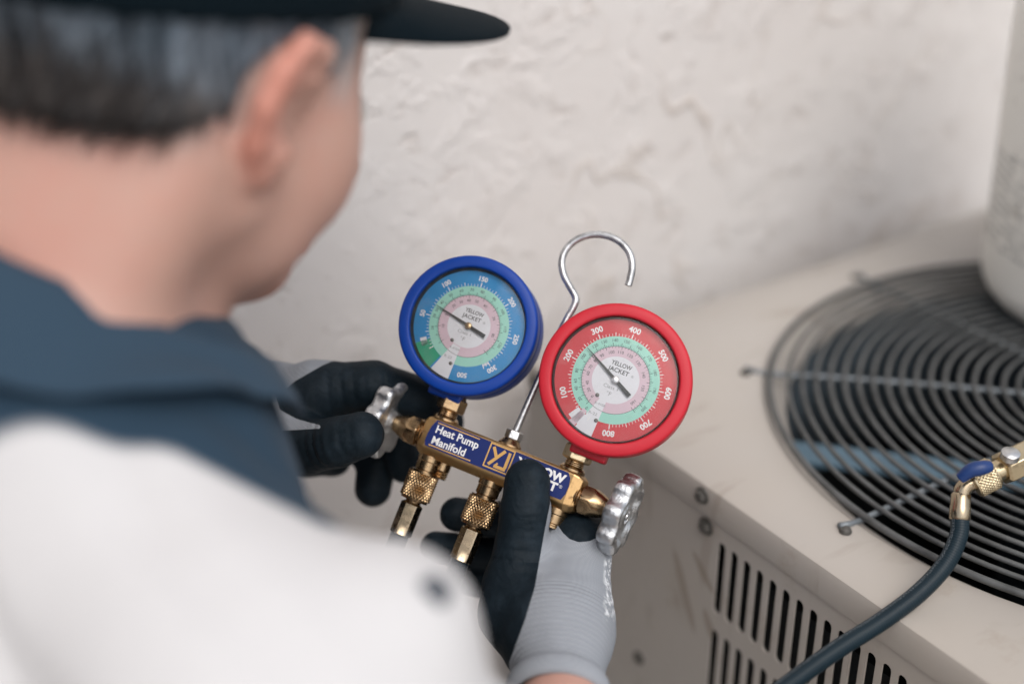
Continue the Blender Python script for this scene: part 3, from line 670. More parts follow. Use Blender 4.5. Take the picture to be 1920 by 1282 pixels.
# valves: bonnet, stem, lobed handwheel
def valve(sx):
    Mv = frame_z((sx*52.*k_, 0, 0), (sx, 0, 0), (0, 1, 0)); mm = k_
    mb = MB(); mb.lathe([(8.6*mm, -1*mm), (8.6*mm, 1.6*mm), (7.4*mm, 1.9*mm), (7.4*mm, 3.*mm)], Mv, 28)
    for q in range(2): mb.lathe([(8.6*mm, (.0+q*.9)*mm), (9.1*mm, (.35+q*.9)*mm), (8.6*mm, (.7+q*.9)*mm)], Mv, 28, caps=False)
    mb.obj('valve_seat', 'brass', mg, True, 35)
    mb = MB(); n = 6; ring = []
    def hexr(a, R): k = (a % (PI/3))-PI/6; return R/math.cos(k)
    prof = [(7.6, 2.6), (9.0, 3.4), (9.2, 4.0), (9.2, 9.5), (8.8, 11.0), (7.9, 13.5), (6.6, 16.8), (5.6, 19.2), (5.1, 20.4), (3.6, 20.6)]
    def rm(a, i, r): R = prof[i][0]; return min(hexr(a, 8.6), R*1.06 if i in (2, 3) else R)*mm
    mb.lathe([(p*mm, z*mm) for p, z in prof], Mv, 72, rm); mb.obj('bonnet', 'brass', mg, True, 28)
    mb = MB(); mb.lathe([(4.1*mm, 20.*mm)]+[(q*mm, (20.6+i*.55)*mm) for i, q in enumerate((4.1, 3.7)*4)], Mv, 22); mb.obj('stem', 'brass', mg, True, 40)
    # handwheel, z runs outwards
    mb = MB(); L = 8
    pr = [(5.2, 20.6, 0), (6.6, 21.0, 0), (8.0, 23.8, 0), (9.6, 24.6, 0), (12.5, 24.2, .02), (17.2, 22.6, .55), (20.2, 22.0, 1.), (22.0, 22.9, 1.), (22.9, 25.0, 1.), (22.9, 30.6, 1.), (22.1, 32.9, 1.), (20.4, 33.8, 1.), (18.2, 33.3, .8), (16.5, 31.2, .5), (13.2, 29.2, .1), (9.6, 29.0, 0), (8.6, 30.2, 0), (7.6, 32.2, 0), (4.6, 32.4, 0), (4.0, 30.8, 0), (2.6, 30.6, 0), (2.2, 32.8, 0), (.2, 33.1, 0)]
    def lobe(a, i, r):
        c_ = math.cos(L*a); return (pr[i][0]+pr[i][2]*(2.1*(math.copysign(abs(c_)**.75, c_))))*mm
    mb.lathe([(p*mm, z*mm) for p, z, _ in pr], Mv, 160, lobe, phase=.25 if sx > 0 else .1); w_ = mb.obj('handwheel', 'cast', mg, True, 60)
    mb = MB()
    for q in range(3):
        a = 2*PI*q/3+.4
        mb.box(((14.6*math.cos(a))*mm, (14.6*math.sin(a))*mm, 30.2*mm), (4.5*mm, 1.6*mm, 2.0*mm), Mv)
    mb.obj('cast_marks', 'cast', w_)
    return w_
for s_ in (-1, 1): valve(s_)

# gauges
def gauge(centre, swivel, pitch_, scale, boot, dial, spec):
    Rg = Matrix.Translation(Vector(centre)*k_) @ Matrix.Rotation(math.radians(swivel), 4, 'Y') @ Matrix.Rotation(math.radians(pitch_), 4, 'X') @ Matrix.Scale(scale, 4)
    mm = k_; N_ = 120
    prof = [(36.3, -9.6), (36.3, -1.5), (36.5, -.7), (37.0, -.2), (37.6, 0.), (41.9, -.5), (42.8, -.9), (43.4, -1.6), (43.7, -2.8), (43.7, -11.5), (42.9, -12.4), (42.5, -13.2), (42.6, -14.2), (43.3, -15.), (43.5, -16.), (43.5, -31.), (42.6, -33.6), (40.2, -35.), (4., -35.4)]
    mb = MB(); mb.lathe([(r*mm, z*mm) for r, z in prof][::-1], None, N_, caps=False); mb.add([], [])
    body = mb.obj('pressure_gauge', boot, mg, True, 50); body.matrix_local = Rg
    mb = MB(); mb.box((0, -43.*mm, -22.*mm), (22*mm, 8*mm, 18*mm)); bevel(mb.obj('boot_foot', boot, body), .0015)
    mb = MB(); mb.lathe([(35.95*mm, -2.6*mm), (35.6*mm, -3.2*mm), (35.2*mm, -5.6*mm), (34.9*mm, -6.5*mm)], None, N_, caps=False); mb.obj('inner_rim', 'rim', body, True)
    def annulus(name, r0, r1, z, mat, a0=0., a1=2*PI, parent=body):
        n = max(8, int(110*(a1-a0)/(2*PI))); full = a1-a0 > 6.28; V = []; F_ = []
        for k in range(n+(0 if full else 1)):
            a = a0+(a1-a0)*k/n; c_, s_ = math.sin(a), math.cos(a); V += [(r0*c_*mm, r0*s_*mm, z*mm), (r1*c_*mm, r1*s_*mm, z*mm)]
        m_ = len(V)//2
        for k in range(m_ if full else m_-1): j = (k+1) % m_; F_.append((2*k, 2*k+1, 2*j+1, 2*j)[::-1])
        return link(name, V, F_, mat, parent, False)
    zd = -6.6
    annulus('dial_face', 0.05, 35.6, zd, dial)
    annulus('temperature_band', 19.4, 25.2, zd+.06, 'teal'); annulus('temperature_band', 13.6, 19.4, zd+.06, 'pink'); annulus('dial_centre', .05, 13.6, zd+.06, 'white')
    RAD = math.radians
    for a0, a1, r0, r1, mt in spec['patches']: annulus('dial_patch', r0, r1, zd+.10, mt, RAD(a0), RAD(a1))
    # ticks
    def ticks(mb, a, r0, r1, w_, z): 
        d = np.array([math.sin(a), math.cos(a)]); p = np.array([d[1], -d[0]])*w_/2
        mb.sheet([tuple((d*r+q)*mm) for r, q in ((r0, -p), (r0, p), (r1, p), (r1, -p))], z*mm)
    mb = MB(); v = 0
    for v in range(0, spec['top']+1, spec['minor']):
        a = RAD(spec['ang'](v)); maj = v % spec['label'] == 0; mid = v % spec['mid'] == 0
        ticks(mb, a, 25.3, 28.1 if maj else (27.4 if mid else 26.7), .55 if maj else (.42 if mid else .28), zd+.12)
    for t, L_ in spec['nums']: pass
    mb.obj('tick_marks', 'numw', body)
    mb = MB()
    a0, a1 = spec['tarc']; nt_ = spec['tn']
    for q in range(nt_+1):
        a = RAD(a0+(a1-a0)*q/nt_); ticks(mb, a, 19.4, 21.4 if q % 5 == 0 else 20.5, .30 if q % 5 == 0 else .18, zd+.12)
        if q % 2 == 0: ticks(mb, a+.02, 17.7 if q % 5 == 0 else 18.4, 19.4, .28 if q % 5 == 0 else .18, zd+.12)
    mb.obj('tick_marks', 'black', body)
    annulus('band_line', 19.28, 19.50, zd+.13, 'black')
    # numerals stand with their heads outwards
    def around(mb, s_, a, r, cap, bold):
        put_text(mb, s_, r*math.sin(a)-cap*.5*math.sin(a), r*math.cos(a)-cap*.5*math.cos(a), cap, None, bold, 'CENTER', zd+.14, 1., -a)
    mb = MB()
    for t, a in spec['nums']: around(mb, t, RAD(a), 30.6, spec['cap'], .03)
    mb.obj('numerals', 'numw', body)
    mb = MB()
    for t, a in spec['t1']: around(mb, t, RAD(a), 22.9, 1.75, .0)
    for t, a in spec['t2']: around(mb, t, RAD(a), 16.2, 1.75, .0)
    put_text(mb, 'YELLOW', .2, 8.1, 2.45, 12.2, .012, 'CENTER', zd+.14); put_text(mb, 'JACKET', -.2, 4.4, 2.45, 12.4, .012, 'CENTER', zd+.14)
    mb.obj('dial_lettering', 'black', body)
    mb = MB(); put_text(mb, 'Class 1', -.9, -5.6, 2.0, 8.6, .0, 'CENTER', zd+.14); put_text(mb, '°F', -.9, -9.6, 2.3, 3.0, .0, 'CENTER', zd+.14); put_text(mb, '®', 8.2, 4.4, 1.5, None, .0, 'CENTER', zd+.14)
    put_text(mb, 'R-410A', -3.2, -16.6, 1.45, 6.6, .0, 'CENTER', zd+.16); put_text(mb, 'R-22', -5.2, -22.9, 1.6, 5., .0, 'CENTER', zd+.16)
    mb.obj('dial_lettering', 'grey_ink', body)
    for x, y in ((-6.6, -11.6), (-2.0, -25.4)):
        mb = MB(); mb.lathe([(1.15*mm, (zd+.1)*mm), (1.15*mm, (zd+.5)*mm), (.7*mm, (zd+.75)*mm)], frame_z((x*mm, y*mm, 0), (0, 0, 1)), 14); mb.obj('dial_screw', 'screw', body, True, 40)
    a = RAD(spec['needle']); c_, s_ = math.cos(a), math.sin(a)
    Mn = np.eye(4); Mn[:2, 0] = (c_, -s_); Mn[:2, 1] = (s_, c_); Mn[2, 3] = (zd+1.6)*mm
    mb = MB(); mb.prism([(x*mm, y*mm) for x, y in ((-1.25, -12.2), (1.25, -12.2), (1.05, -3.), (.95, 2.), (.12, 24.6), (-.12, 24.6), (-.95, 2.), (-1.05, -3.))], 0, .35*mm, Mn); mb.obj('needle', 'black', body)
    mb = MB(); mb.lathe([(2.1*mm, (zd+.1)*mm), (2.1*mm, (zd+2.6)*mm), (1.5*mm, (zd+3.0)*mm)], None, 22); mb.obj('needle_hub', spec['hub'], body, True, 40)
    mb = MB(); mb.lathe([(35.9*mm, -3.4*mm), (28*mm, -2.75*mm), (18*mm, -2.35*mm), (8*mm, -2.15*mm), (.05*mm, -2.1*mm)], None, 64, caps=False); mb.obj('glass_lens', 'glass', body, True)
    return body
G_RED = dict(top=800, minor=10, mid=50, label=100, ang=lambda v: (v-400)*.416, nums=[(str(v), (v-400)*.416) for v in range(100, 900, 100)], cap=3.25, needle=-62., hub='steel',
    tarc=(-150, 128), tn=100, patches=[(182, 200, 13.4, 35.4, 'white'), (201, 208, 24., 35.2, 'pink'), (200, 213, 26, 33, 'white')],
    t1=[('0', -155), ('20', -139), ('40', -131+8), ('60', -112), ('80', -97), ('100', -75), ('120', -52), ('130', -38), ('140', -22), ('150', -5), ('160', 15), ('170', 36), ('180', 58), ('190', 84), ('200', 114)],
    t2=[('0', -146), ('20', -131), ('40', -116), ('60', -97), ('70', -83), ('80', -66), ('90', -50), ('100', -30), ('110', -11), ('120', 9), ('130', 32), ('140', 58), ('150', 85), ('160', 120)])
ab = lambda v: -140+v*.90 if v <= 300 else 130+(v-300)*.17
G_BLU = dict(top=350, minor=5, mid=25, label=50, ang=ab, nums=[(str(v), ab(v)) for v in (50, 100, 150, 200, 250, 300)]+[('500', 166)], cap=2.9, needle=-78., hub='brass',
    tarc=(-140, 125), tn=90, patches=[(203, 232, 25.3, 35.4, 'green'), (180, 201, 14, 34.8, 'white'), (226, 236, 27.5, 31.5, 'white')],
    t1=[('10', -113), ('20', -94), ('30', -84), ('40', -70), ('50', -52), ('60', -34), ('70', -17), ('80', 0), ('90', 22), ('100', 46), ('110', 74), ('120', 100)],
    t2=[('10', -110), ('0', -84), ('20', -58), ('30', -40), ('40', -22), ('50', -4), ('60', 18), ('70', 52), ('80', 90)])
gauge((-45.2, 71.4, 22.), 7.5, 0., .985, 'boot_b', 'dial_b', G_BLU)
gauge((53.0, 71.8, 24.), 9., 0., 1.03, 'boot_r', 'dial_r', G_RED)

# ================================================================ hoses screwed to the bar
def bar_hose(x, label, pts, tube_to):
    base = mloc((x*k_, -21*k_, 0)); t = thing('charging_hose', label, 'hose', base); t.rotation_euler = mg.rotation_euler
    M_ = frame_z((0, 0, 0), (0, -1, 0), (0, 0, 1))
    mb = MB(); knurl(mb, M_, .0094, .0185, 30, 8, .0007); mb.obj('knurled_nut', 'brass', t, True, 50)
    mb = MB(); mb.lathe([(.0048, .018), (.0048, .021)], M_, 18); mb.obj('nipple', 'brass', t, True)
    n6 = lambda a, i, r: r/math.cos(((a+.3) % (PI/3))-PI/6)*.94 if 1 <= i <= 3 else r
    mb = MB(); mb.lathe([(.0050, .0200), (.0064, .0212), (.0064, .034), (.0064, .0385), (.0068, .0405), (.0058, .041)], M_, 60, n6); mb.obj('ferrule', 'ferr', t, True, 25)
    inv = MR.T; P = [np.array([0, -.036, 0]), np.array([0, -.046, 0]), np.array([0, -.070, -.001]), np.array([0, -.10, -.003])]+[inv @ (np.asarray(p)-base) for p in pts]
    v_, f_, at_ = tube(spline(P, 10), .0058, 16); link('tube', v_, f_, 'hose', t, True, at_)
    return t
b1 = mloc((-.043, -.16, -.012)); b2 = mloc((-.001, -.15, -.012))
bar_hose(-43., 'black hose with knurled brass nut below the blue gauge', [b1, b1+np.array([-.02, -.03, -.15]), np.array([b1[0]-.06, b1[1]-.05, .30]), np.array([b1[0]-.08, b1[1]-.05, .06]), np.array([b1[0]-.05, b1[1]+.06, .008]), np.array([b1[0]+.1, b1[1]+.12, .008])], None)
bar_hose(-1., 'black hose with knurled brass nut at the middle of the manifold', [b2, b2+np.array([.0, -.02, -.15]), np.array([b2[0]+.02, b2[1]-.04, .30]), np.array([b2[0]+.03, b2[1]-.04, .06]), np.array([b2[0]+.04, b2[1]+.06, .008]), np.array([b2[0]+.12, b2[1]+.16, .008])], None)

# ================================================================ PERSON (crouching, back to the camera, both gloved hands on the manifold)
def cam_dir(r, u, f): return RT*r+UP*u+FW*f
def px_of(P):
    v = P-CAM; d = v @ FW; return 960+FPX*(v @ RT)/d, 641-FPX*(v @ UP)/d, d
def facing(az_right, pitch_down, roll=0.):
    """columns: right, forward, up of a body turned az_right degrees right of the view and leaning forward"""
    a, d = math.radians(az_right), math.radians(pitch_down)
    f0 = FH*math.cos(a)+RT*math.sin(a); r0 = RT*math.cos(a)-FH*math.sin(a)
    f = f0*math.cos(d)-ZUP*math.sin(d); u = f0*math.sin(d)+ZUP*math.cos(d)
    c_, s_ = math.cos(math.radians(roll)), math.sin(math.radians(roll)); r1 = r0*c_+u*s_; u1 = u*c_-r0*s_
    return np.array([r1, f, u1]).T
HR = facing(40, 27, 0); HS = .95; EAR = at(520, 200, .602); HO = EAR-HS*HR @ np.array([.080, -.006, .0])
def hd(x, y, z): return HO+HS*HR @ np.array([x, y, z])
BR = facing(38, 32); NK = at(5, 618, .64)           # base of the neck
def bd(x, y, z): return NK+BR @ np.array([x, y, z])
SHR, SHL = bd(.200, .022, -.104), bd(-.172, .015, -.080)
WRR, WRL = at(1050, 1350, .762), at(432, 788, .930)
ELR, ELL = at(1330, 1980, .62), at(60, 1120, .86)
PB = np.array([bd(0, -.1, 0)[0], bd(0, -.1, 0)[1], 0.])
pe_ = thing('person', 'person in navy cap, white and navy shirt and grey coated gloves holding the gauges', 'person', PB)
def person_part(name, V, F_, mat, attrs=None, parent=pe_): return link(name, np.asarray(V)-PB, F_, mat, parent, True, attrs)

# ---- body: head, neck, chest and arms in one surface
def ellipH(c, r, R): return ellip(c, np.array(r)*HS, R)
head = U([ellipH(hd(0, -.012, .050), (.079, .100, .088), HR), ellipH(hd(0, .034, -.008), (.066, .062, .078), HR),
          ellipH(hd(.043, .047, -.026), (.030, .034, .040), HR), ellipH(hd(-.043, .047, -.026), (.030, .034, .040), HR),
          rcone(hd(.056, .002, -.045), hd(.042, .034, -.066), .018, .016), rcone(hd(.042, .034, -.066), hd(.012, .072, -.080), .016, .017),
          rcone(hd(-.056, .002, -.045), hd(-.042, .034, -.066), .018, .016), rcone(hd(-.042, .034, -.066), hd(-.012, .072, -.080), .016, .017),
          rcone(hd(0, .045, -.058), hd(0, .072, -.080), .038, .019)], .022)
nose = U([rcone(hd(0, .104, .016), hd(0, .124, -.022), .008, .013), rcone(hd(.012, .110, -.028), hd(-.012, .110, -.028), .009, .009)], .006)
lips = U([rcone(hd(.018, .099, -.059), hd(-.018, .099, -.059), .006, .006), rcone(hd(.015, .097, -.068), hd(-.015, .097, -.068), .007, .007)], .003)
sockets = [ellip(hd(s*.031, .108, .010), (.018, .012, .011), HR) for s in (-1, 1)]
neck = U([rcone(hd(0, -.020, -.030), bd(0, .02, -.02), .060, .068), rcone(hd(.0, .010, -.060), bd(0, .045, -.03), .038, .050), rcone(hd(.058, -.03, -.03), bd(.045, .0, -.01), .022, .030), rcone(hd(-.058, -.03, -.03), bd(-.045, .0, -.01), .022, .030)], .02)
def ear(s):
    pts = [(.066, .012, -.004), (.078, .016, .018), (.088, .006, .034), (.096, -.014, .034), (.100, -.027, .018), (.098, -.030, -.002), (.090, -.022, -.022), (.081, -.008, -.036), (.073, .004, -.036), (.068, .008, -.024)]
    pts = [hd(s*(.07+(x-.07)*.92), y*.92, z*.86) for x, y, z in pts]; rd = [.0046, .005, .0055, .0056, .0056, .0055, .0056, .007, .0066, .0046]
    rim = chain(pts, rd, .003); M2 = HR @ np.array(Matrix.Rotation(math.radians(-32*s), 3, 'Z'))
    disc = ellip(hd(s*.083, -.008, .0), (.0045, .019, .028), M2); root = rcone(hd(s*.070, .0, -.02), hd(s*.072, -.002, .02), .010, .011)
    dim = ellip(hd(s*.092, .001, -.002), (.010, .010, .014), M2); body = U([rim, disc, root], .005)
    f = lambda P: smax(body(P), -dim(P), .004)
    f.bb = body.bb; return f
chest = U([ellip(bd(0, .055, -.20), (.158, .105, .24), BR), rcone(bd(.04, .01, -.02), SHR, .05, .045), rcone(bd(-.04, .01, -.02), SHL, .05, .045)], .03)
arms = [chain([SHR, ELR, WRR, at(1062, 1215, .810)], [.050, .040, .0205, .0195], .02), chain([SHL, ELL, WRL, at(500, 785, .92)], [.050, .040, .027, .025], .02)]
er, el = ear(1), ear(-1)
def f_body(P):
    d = smin(head(P), neck(P), .025)
    for q in sockets: d = smax(d, -q(P), .010)
    d = smin(d, nose(P), .008); d = smin(d, lips(P), .003)
    d = smin(d, np.minimum(er(P), el(P)), .004)
    d = smin(d, chest(P), .03)
    for q in arms: d = smin(d, q(P), .02)
    return d
allp = [head, neck, chest, er, el]+arms
V, F_ = mesh_sdf(f_body, .0034, (np.min([q.bb[0] for q in allp], 0), np.max([q.bb[1] for q in allp], 0)))
V = relax(V, F_, 1); P32 = V.astype(np.float32)
lc = (V-HO) @ HR/HS
red = np.clip(1-np.minimum(er(P32), el(P32))/.004, 0, 1)*np.clip(.35+(-lc[:, 1]-.004)/.030, 0, 1)*np.clip((np.abs(lc[:, 0])-.078)/.008, 0, 1)
person_part('body', V, F_, 'skin', dict(red=red*.8, stub=.75*np.exp(-(np.maximum(0, (-.034+.20*np.maximum(0, np.abs(lc[:, 0])-.03)+.50*np.maximum(0, lc[:, 1]+.060))-lc[:, 2])/.014)**2)*np.clip((.0-lc[:, 1])/.02, 0, 1)*(lc[:, 2] > -.12)*np.clip(1-red*4, 0, 1), burn=np.clip(1-np.abs(lc[:, 1]-.042)/.014, 0, 1)*np.clip((lc[:, 2]-.004)/.02, 0, 1)*np.clip((np.abs(lc[:, 0])-.03)/.01, 0, 1)*np.clip(1-red*3, 0, 1)))
for s in (-1, 1):
    mb = MB(); mb.lathe([(.0105*math.sin(t), -.0115*math.cos(t)) for t in np.linspace(.02, PI-.02, 14)], frame_z(hd(s*.030, .088, .008)-PB, HR[:, 1]), 20, caps=False); mb.obj('eye', 'eye', pe_, True)

# ---- hair: a thin layer over the back and sides of the skull
def f_hair(P):
    q = (P-HO.astype(np.float32)) @ HR.astype(np.float32)/np.float32(HS); x, y, z = q[:, 0], q[:, 1], q[:, 2]
    shell = np.minimum(head(P), smin(head(P), neck(P), .02))-.0045
    nape = -.034+.20*np.maximum(0, np.abs(x)-.03)+.50*np.maximum(0, y+.060)            # hairline height round the nape, rising to the ear
    reg = nape-z+.0022*np.sin(np.arctan2(x, -y)*95+9*np.sin(z*90))*np.sin(np.arctan2(x, -y)*37+1)
    front = y-.030-.10*z                                                                  # stops at the temples
    earcut = .030-np.sqrt((y-.004)**2*1.2+((z+.004))**2*.6) ; earcut = np.where(np.abs(x) > .05, earcut, -1)
    burn = 1.+0*x; _ = np.maximum(np.maximum(np.abs(y-.034)-.013, .002-z-.3*(y-.034)), .04-np.abs(x))            # sideburn
    side = np.minimum(smax(smax(reg, front, .006), earcut, .006), burn)
    return smax(shell, side, .004)
V, F_ = mesh_sdf(f_hair, .0032, head.bb); V = relax(V, F_, 1); lc = (V-HO) @ HR/HS
low = np.clip((.016-lc[:, 2])/.026, 0, 1)*(lc[:, 1] < .01)
hair = person_part('hair', V, F_, 'hair', dict(low=low, burn=np.clip((lc[:, 1]-.012)/.006, 0, 1)*(np.abs(lc[:, 0]) > .03)))

# loose short strands over the layer, so its edge and surface break up
Vh = V; e1 = V[F_[:, 1]]-V[F_[:, 0]]; e2 = V[F_[:, 3]]-V[F_[:, 0]]; fn = np.cross(e1, e2); fn /= np.linalg.norm(fn, axis=1)[:, None]+1e-12; fc = V[F_].mean(1)
fl = (fc-HO) @ HR/HS; out = np.einsum('ij,ij->i', fn, fc-hd(0, -.01, .04)); fn[out < 0] *= -1
okf = np.where((fl[:, 2] < .062) & (fl[:, 2] > -.05) & (fl[:, 1] < .03) & (np.abs(out) > .03))[0]
V = []; F_ = []; lo_ = []; bu_ = []
for i in rng.choice(okf, 4200):
    n_ = fn[i]; t_ = -HR[:, 2]*1.0-HR[:, 1]*.25+rng.normal(0, .16, 3); t_ -= n_*(t_ @ n_); t_ /= np.linalg.norm(t_); b_ = np.cross(n_, t_)
    L = rng.uniform(.010, .020); w_ = rng.uniform(.00035, .0006); p0 = fc[i]+rng.normal(0, .001, 3)-n_*.001; k0 = len(V); z0 = fl[i, 2]
    for q in range(3):
        u_ = q/2; c_ = p0+t_*L*u_+n_*(.0028*u_-.0012*u_*u_); r_ = w_*(1-.85*u_)
        V += [c_+b_*r_, c_-b_*r_, c_+n_*r_*1.2]
        lo_ += [float(np.clip((.016-z0+rng.normal(0, .006))/.026, 0, 1))]*3; bu_ += [float(max(0, rng.normal(-.35, .35)))]*3 if q == 0 else bu_[-3:]
    for q in range(2):
        for j in range(3): F_.append((k0+q*3+j, k0+q*3+(j+1) % 3, k0+q*3+3+(j+1) % 3, k0+q*3+3+j))
    F_.append((k0+6, k0+7, k0+8))
st_ = person_part('hair_strands', V, F_, 'hair', dict(low=lo_, burn=np.clip(bu_, 0, .8)), hair); st_['kind'] = 'stuff'

# ---- cap with brim
capc = hd(0, -.010, .052); CT = .30
def f_cap(P):
    q = (P-HO.astype(np.float32)) @ HR.astype(np.float32)/np.float32(HS); x, y, z = q[:, 0], q[:, 1], q[:, 2]
    shell = np.abs(ellip(capc, np.array((.0885, .1095, .100))*HS, HR)(P))-.0022
    rim = (.040+CT*y)-z
    return smax(shell, rim, .003)
V, F_ = mesh_sdf(f_cap, .0032, (capc-.125, capc+.125)); cap = person_part('cap', relax(V, F_, 1), F_, 'cap')
V = []; F_ = []; na, nr = 25, 7
for side in (0, 1):
    for i in range(nr):
        t = i/(nr-1)
        for j in range(na):
            a = math.radians(-64+128*j/(na-1)); c0 = np.array([.086*math.sin(a), -.010+.106*math.cos(a)])
            L = .104*max(.0, 1-(2*j/(na-1)-1)**2)**.62; tip = c0+np.array([math.sin(a)*.25, 1.])*L*t
            zz = .045+CT*c0[1]+.05*t*L/.104*.45-.010*t-.26*abs(tip[0])**1.6*(.35+.65*t)-.0042*side*(1-.55*t)
            V.append(hd(tip[0], tip[1], zz))
ns = na*nr
for i in range(nr-1):
    for j in range(na-1):
        a = i*na+j; F_.append((a, a+1, a+na+1, a+na)); F_.append((ns+a+na, ns+a+na+1, ns+a+1, ns+a))
for j in range(na-1): a = (nr-1)*na+j; F_.append((a, a+1, ns+a+1, ns+a)); F_.append((j+1, j, ns+j, ns+j+1))
for i in range(nr-1):
    a = i*na; F_.append((a, a+na, ns+a+na, ns+a)); a += na-1; F_.append((a+na, a, ns+a, ns+a+na))
person_part('brim', V, F_, 'cap', None, cap)
mb = MB(); mb.lathe([(.007, 0), (.0065, .003), (.002, .0045)], frame_z(hd(0, -.010, .1535)-PB, HR[:, 2]), 16); mb.obj('cap_button', 'cap', cap, True, 40)

# ---- shirt with short sleeves, navy yoke; collar; small disc on the sleeve
slv = SHR+(ELR-SHR)*.80; sll = SHL+(ELL-SHL)*.62
tors = U([ellip(bd(0, .05, -.19), (.178, .124, .25), BR), ellip(bd(0, .05, -.42), (.172, .128, .22), BR), ellip(bd(.0, .045, -.60), (.175, .135, .15), BR),
          rcone(bd(.045, .004, -.028), SHR, .058, .064), rcone(bd(-.045, .004, -.028), SHL, .058, .064)], .045)
sl = [rcone(SHR, slv, .069, .080), rcone(SHL, sll, .068, .066)]
bulge = ellip(at(768, 1166, .545), (.0300, .0300, .0300))
hole = U([rcone(hd(0, -.02, -.02), bd(0, .03, .0), .062, .066)], .01)
SA = [(rng.uniform(-1, 1, 3), rng.uniform(0, 6)) for _ in range(7)]
def f_shirt(P):
    d = smin(tors(P), sl[0](P), .045); d = smin(d, bulge(P), .020); d = smin(d, sl[1](P), .045)
    w_ = sum(np.sin((P @ (k*38).astype(np.float32))+p) for k, p in SA)
    w2 = np.sin((P @ np.array([52., -38., 60.], np.float32))+2.2*np.sin(P @ np.array([19., 25., -14.], np.float32)))
    d = d+.0011*w_+.0042*np.maximum(w2, 0)**3
    for e, s in ((slv, SHR), (sll, SHL)):
        n_ = (e-s)/np.linalg.norm(e-s); pl = (P-e.astype(np.float32)) @ n_.astype(np.float32); near = np.linalg.norm(P-e.astype(np.float32), axis=1) < .12
        d = np.where(near, smax(d, pl, .004), d)
        inn = rcone(s, e+n_*.06, .058, .060)(P); d = np.where(near & (pl > -.05), smax(d, -inn, .004), d)
    return smax(d, -hole(P), .012)
allp = [tors]+sl
V, F_ = mesh_sdf(f_shirt, .0062, (np.min([q.bb[0] for q in allp], 0), np.max([q.bb[1] for q in allp], 0)), .02)
V = relax(V, F_, 1); lc = (V-NK) @ BR
yoke = .5+20*np.minimum(lc[:, 1]-.61*np.abs(lc[:, 0])+.099, .185-np.sqrt((lc[:, 0]*.95)**2+(lc[:, 1]-.01)**2+np.minimum(lc[:, 2]+.02, 0)**2*2)) 
shirt = person_part('shirt', V, F_, 'shirt', dict(yoke=np.clip(yoke, 0, 1)))
# small dark navy disc on the sleeve, sitting on the cloth
x, y, d = px_of(V); pick = np.argsort(np.hypot(x-842, y-1112)+(d > np.median(d))*200)[:12]; bi = pick[np.argmin(d[pick])]
bn = CAM-V[bi]; bn /= np.linalg.norm(bn)
mb = MB(); mb.lathe([(.0062, -.004), (.0064, .001), (.0056, .0026), (.002, .0030)], frame_z(V[bi]-PB, bn), 20); mb.obj('button', 'button', shirt, True, 40)
# collar: a stand round the neck and a leaf folded over it that lies on the shoulders
V = []; F_ = []; na = 72
nax = (hd(0, -.02, -.03)-bd(0, .02, -.02)); nax /= np.linalg.norm(nax); cz_ = nax; cO = bd(0, .020, -.012)
fr = BR[:, 1]-cz_*(BR[:, 1] @ cz_); fr /= np.linalg.norm(fr); sd = np.cross(cz_, fr); open_ = .22; COL_UP = .030
leafn = 9
for k in range(na+1):
    a = open_+(2*PI-2*open_)*k/na; fy = math.cos(a); d_ = fr*math.cos(a)+sd*math.sin(a)
    top = COL_UP+.004-.012*max(0, fy)+.024*min(1., max(0., (.62-fy)/.72)); wid = .038+.009*min(1., max(0., (.37-fy)/.94))+.008*max(0., fy)**1.5-.010*max(0, math.sin(-a))*max(0, fy+.25)
    inner = [cO+d_*.0665+cz_*(top-.040), cO+d_*.0660+cz_*(top-.012), cO+d_*.0685+cz_*top, cO+d_*.0725+cz_*(top+.0012)]
    # walk down the cloth keeping a finger's breadth of air under the leaf
    p = cO+d_*.0775+cz_*(top-.0035); path = [p]
    for q in range(leafn):
        t_ = q/(leafn-1); st = d_*(.62+.15*t_)-cz_*(.78-.15*t_); p = p+st/np.linalg.norm(st)*wid/leafn
        gap = .0065+.0035*t_
        for _ in range(40):
            if f_shirt(p[None].astype(np.float32))[0] >= gap: break
            p = p+(cz_*.6+d_*.5)*.0016
        path.append(p)
    path = [path[0]]+[(path[i-1]+2*path[i]+path[min(i+1, len(path)-1)])/4 for i in range(1, len(path))]
    under = [q-(cz_*.6+d_*.5)*.0030 for q in path[::-1]]
    V += inner+path+under
np_ = 4+2*(leafn+1)
for k in range(na):
    for j in range(np_): F_.append((k*np_+j, k*np_+(j+1) % np_, (k+1)*np_+(j+1) % np_, (k+1)*np_+j))
F_ += [tuple(range(np_)), tuple(na*np_+j for j in range(np_-1, -1, -1))]
VV = np.array(V).reshape(na+1, -1, 3)
person_part('collar', V, [f[::-1] for f in F_], 'collar', None, shirt)

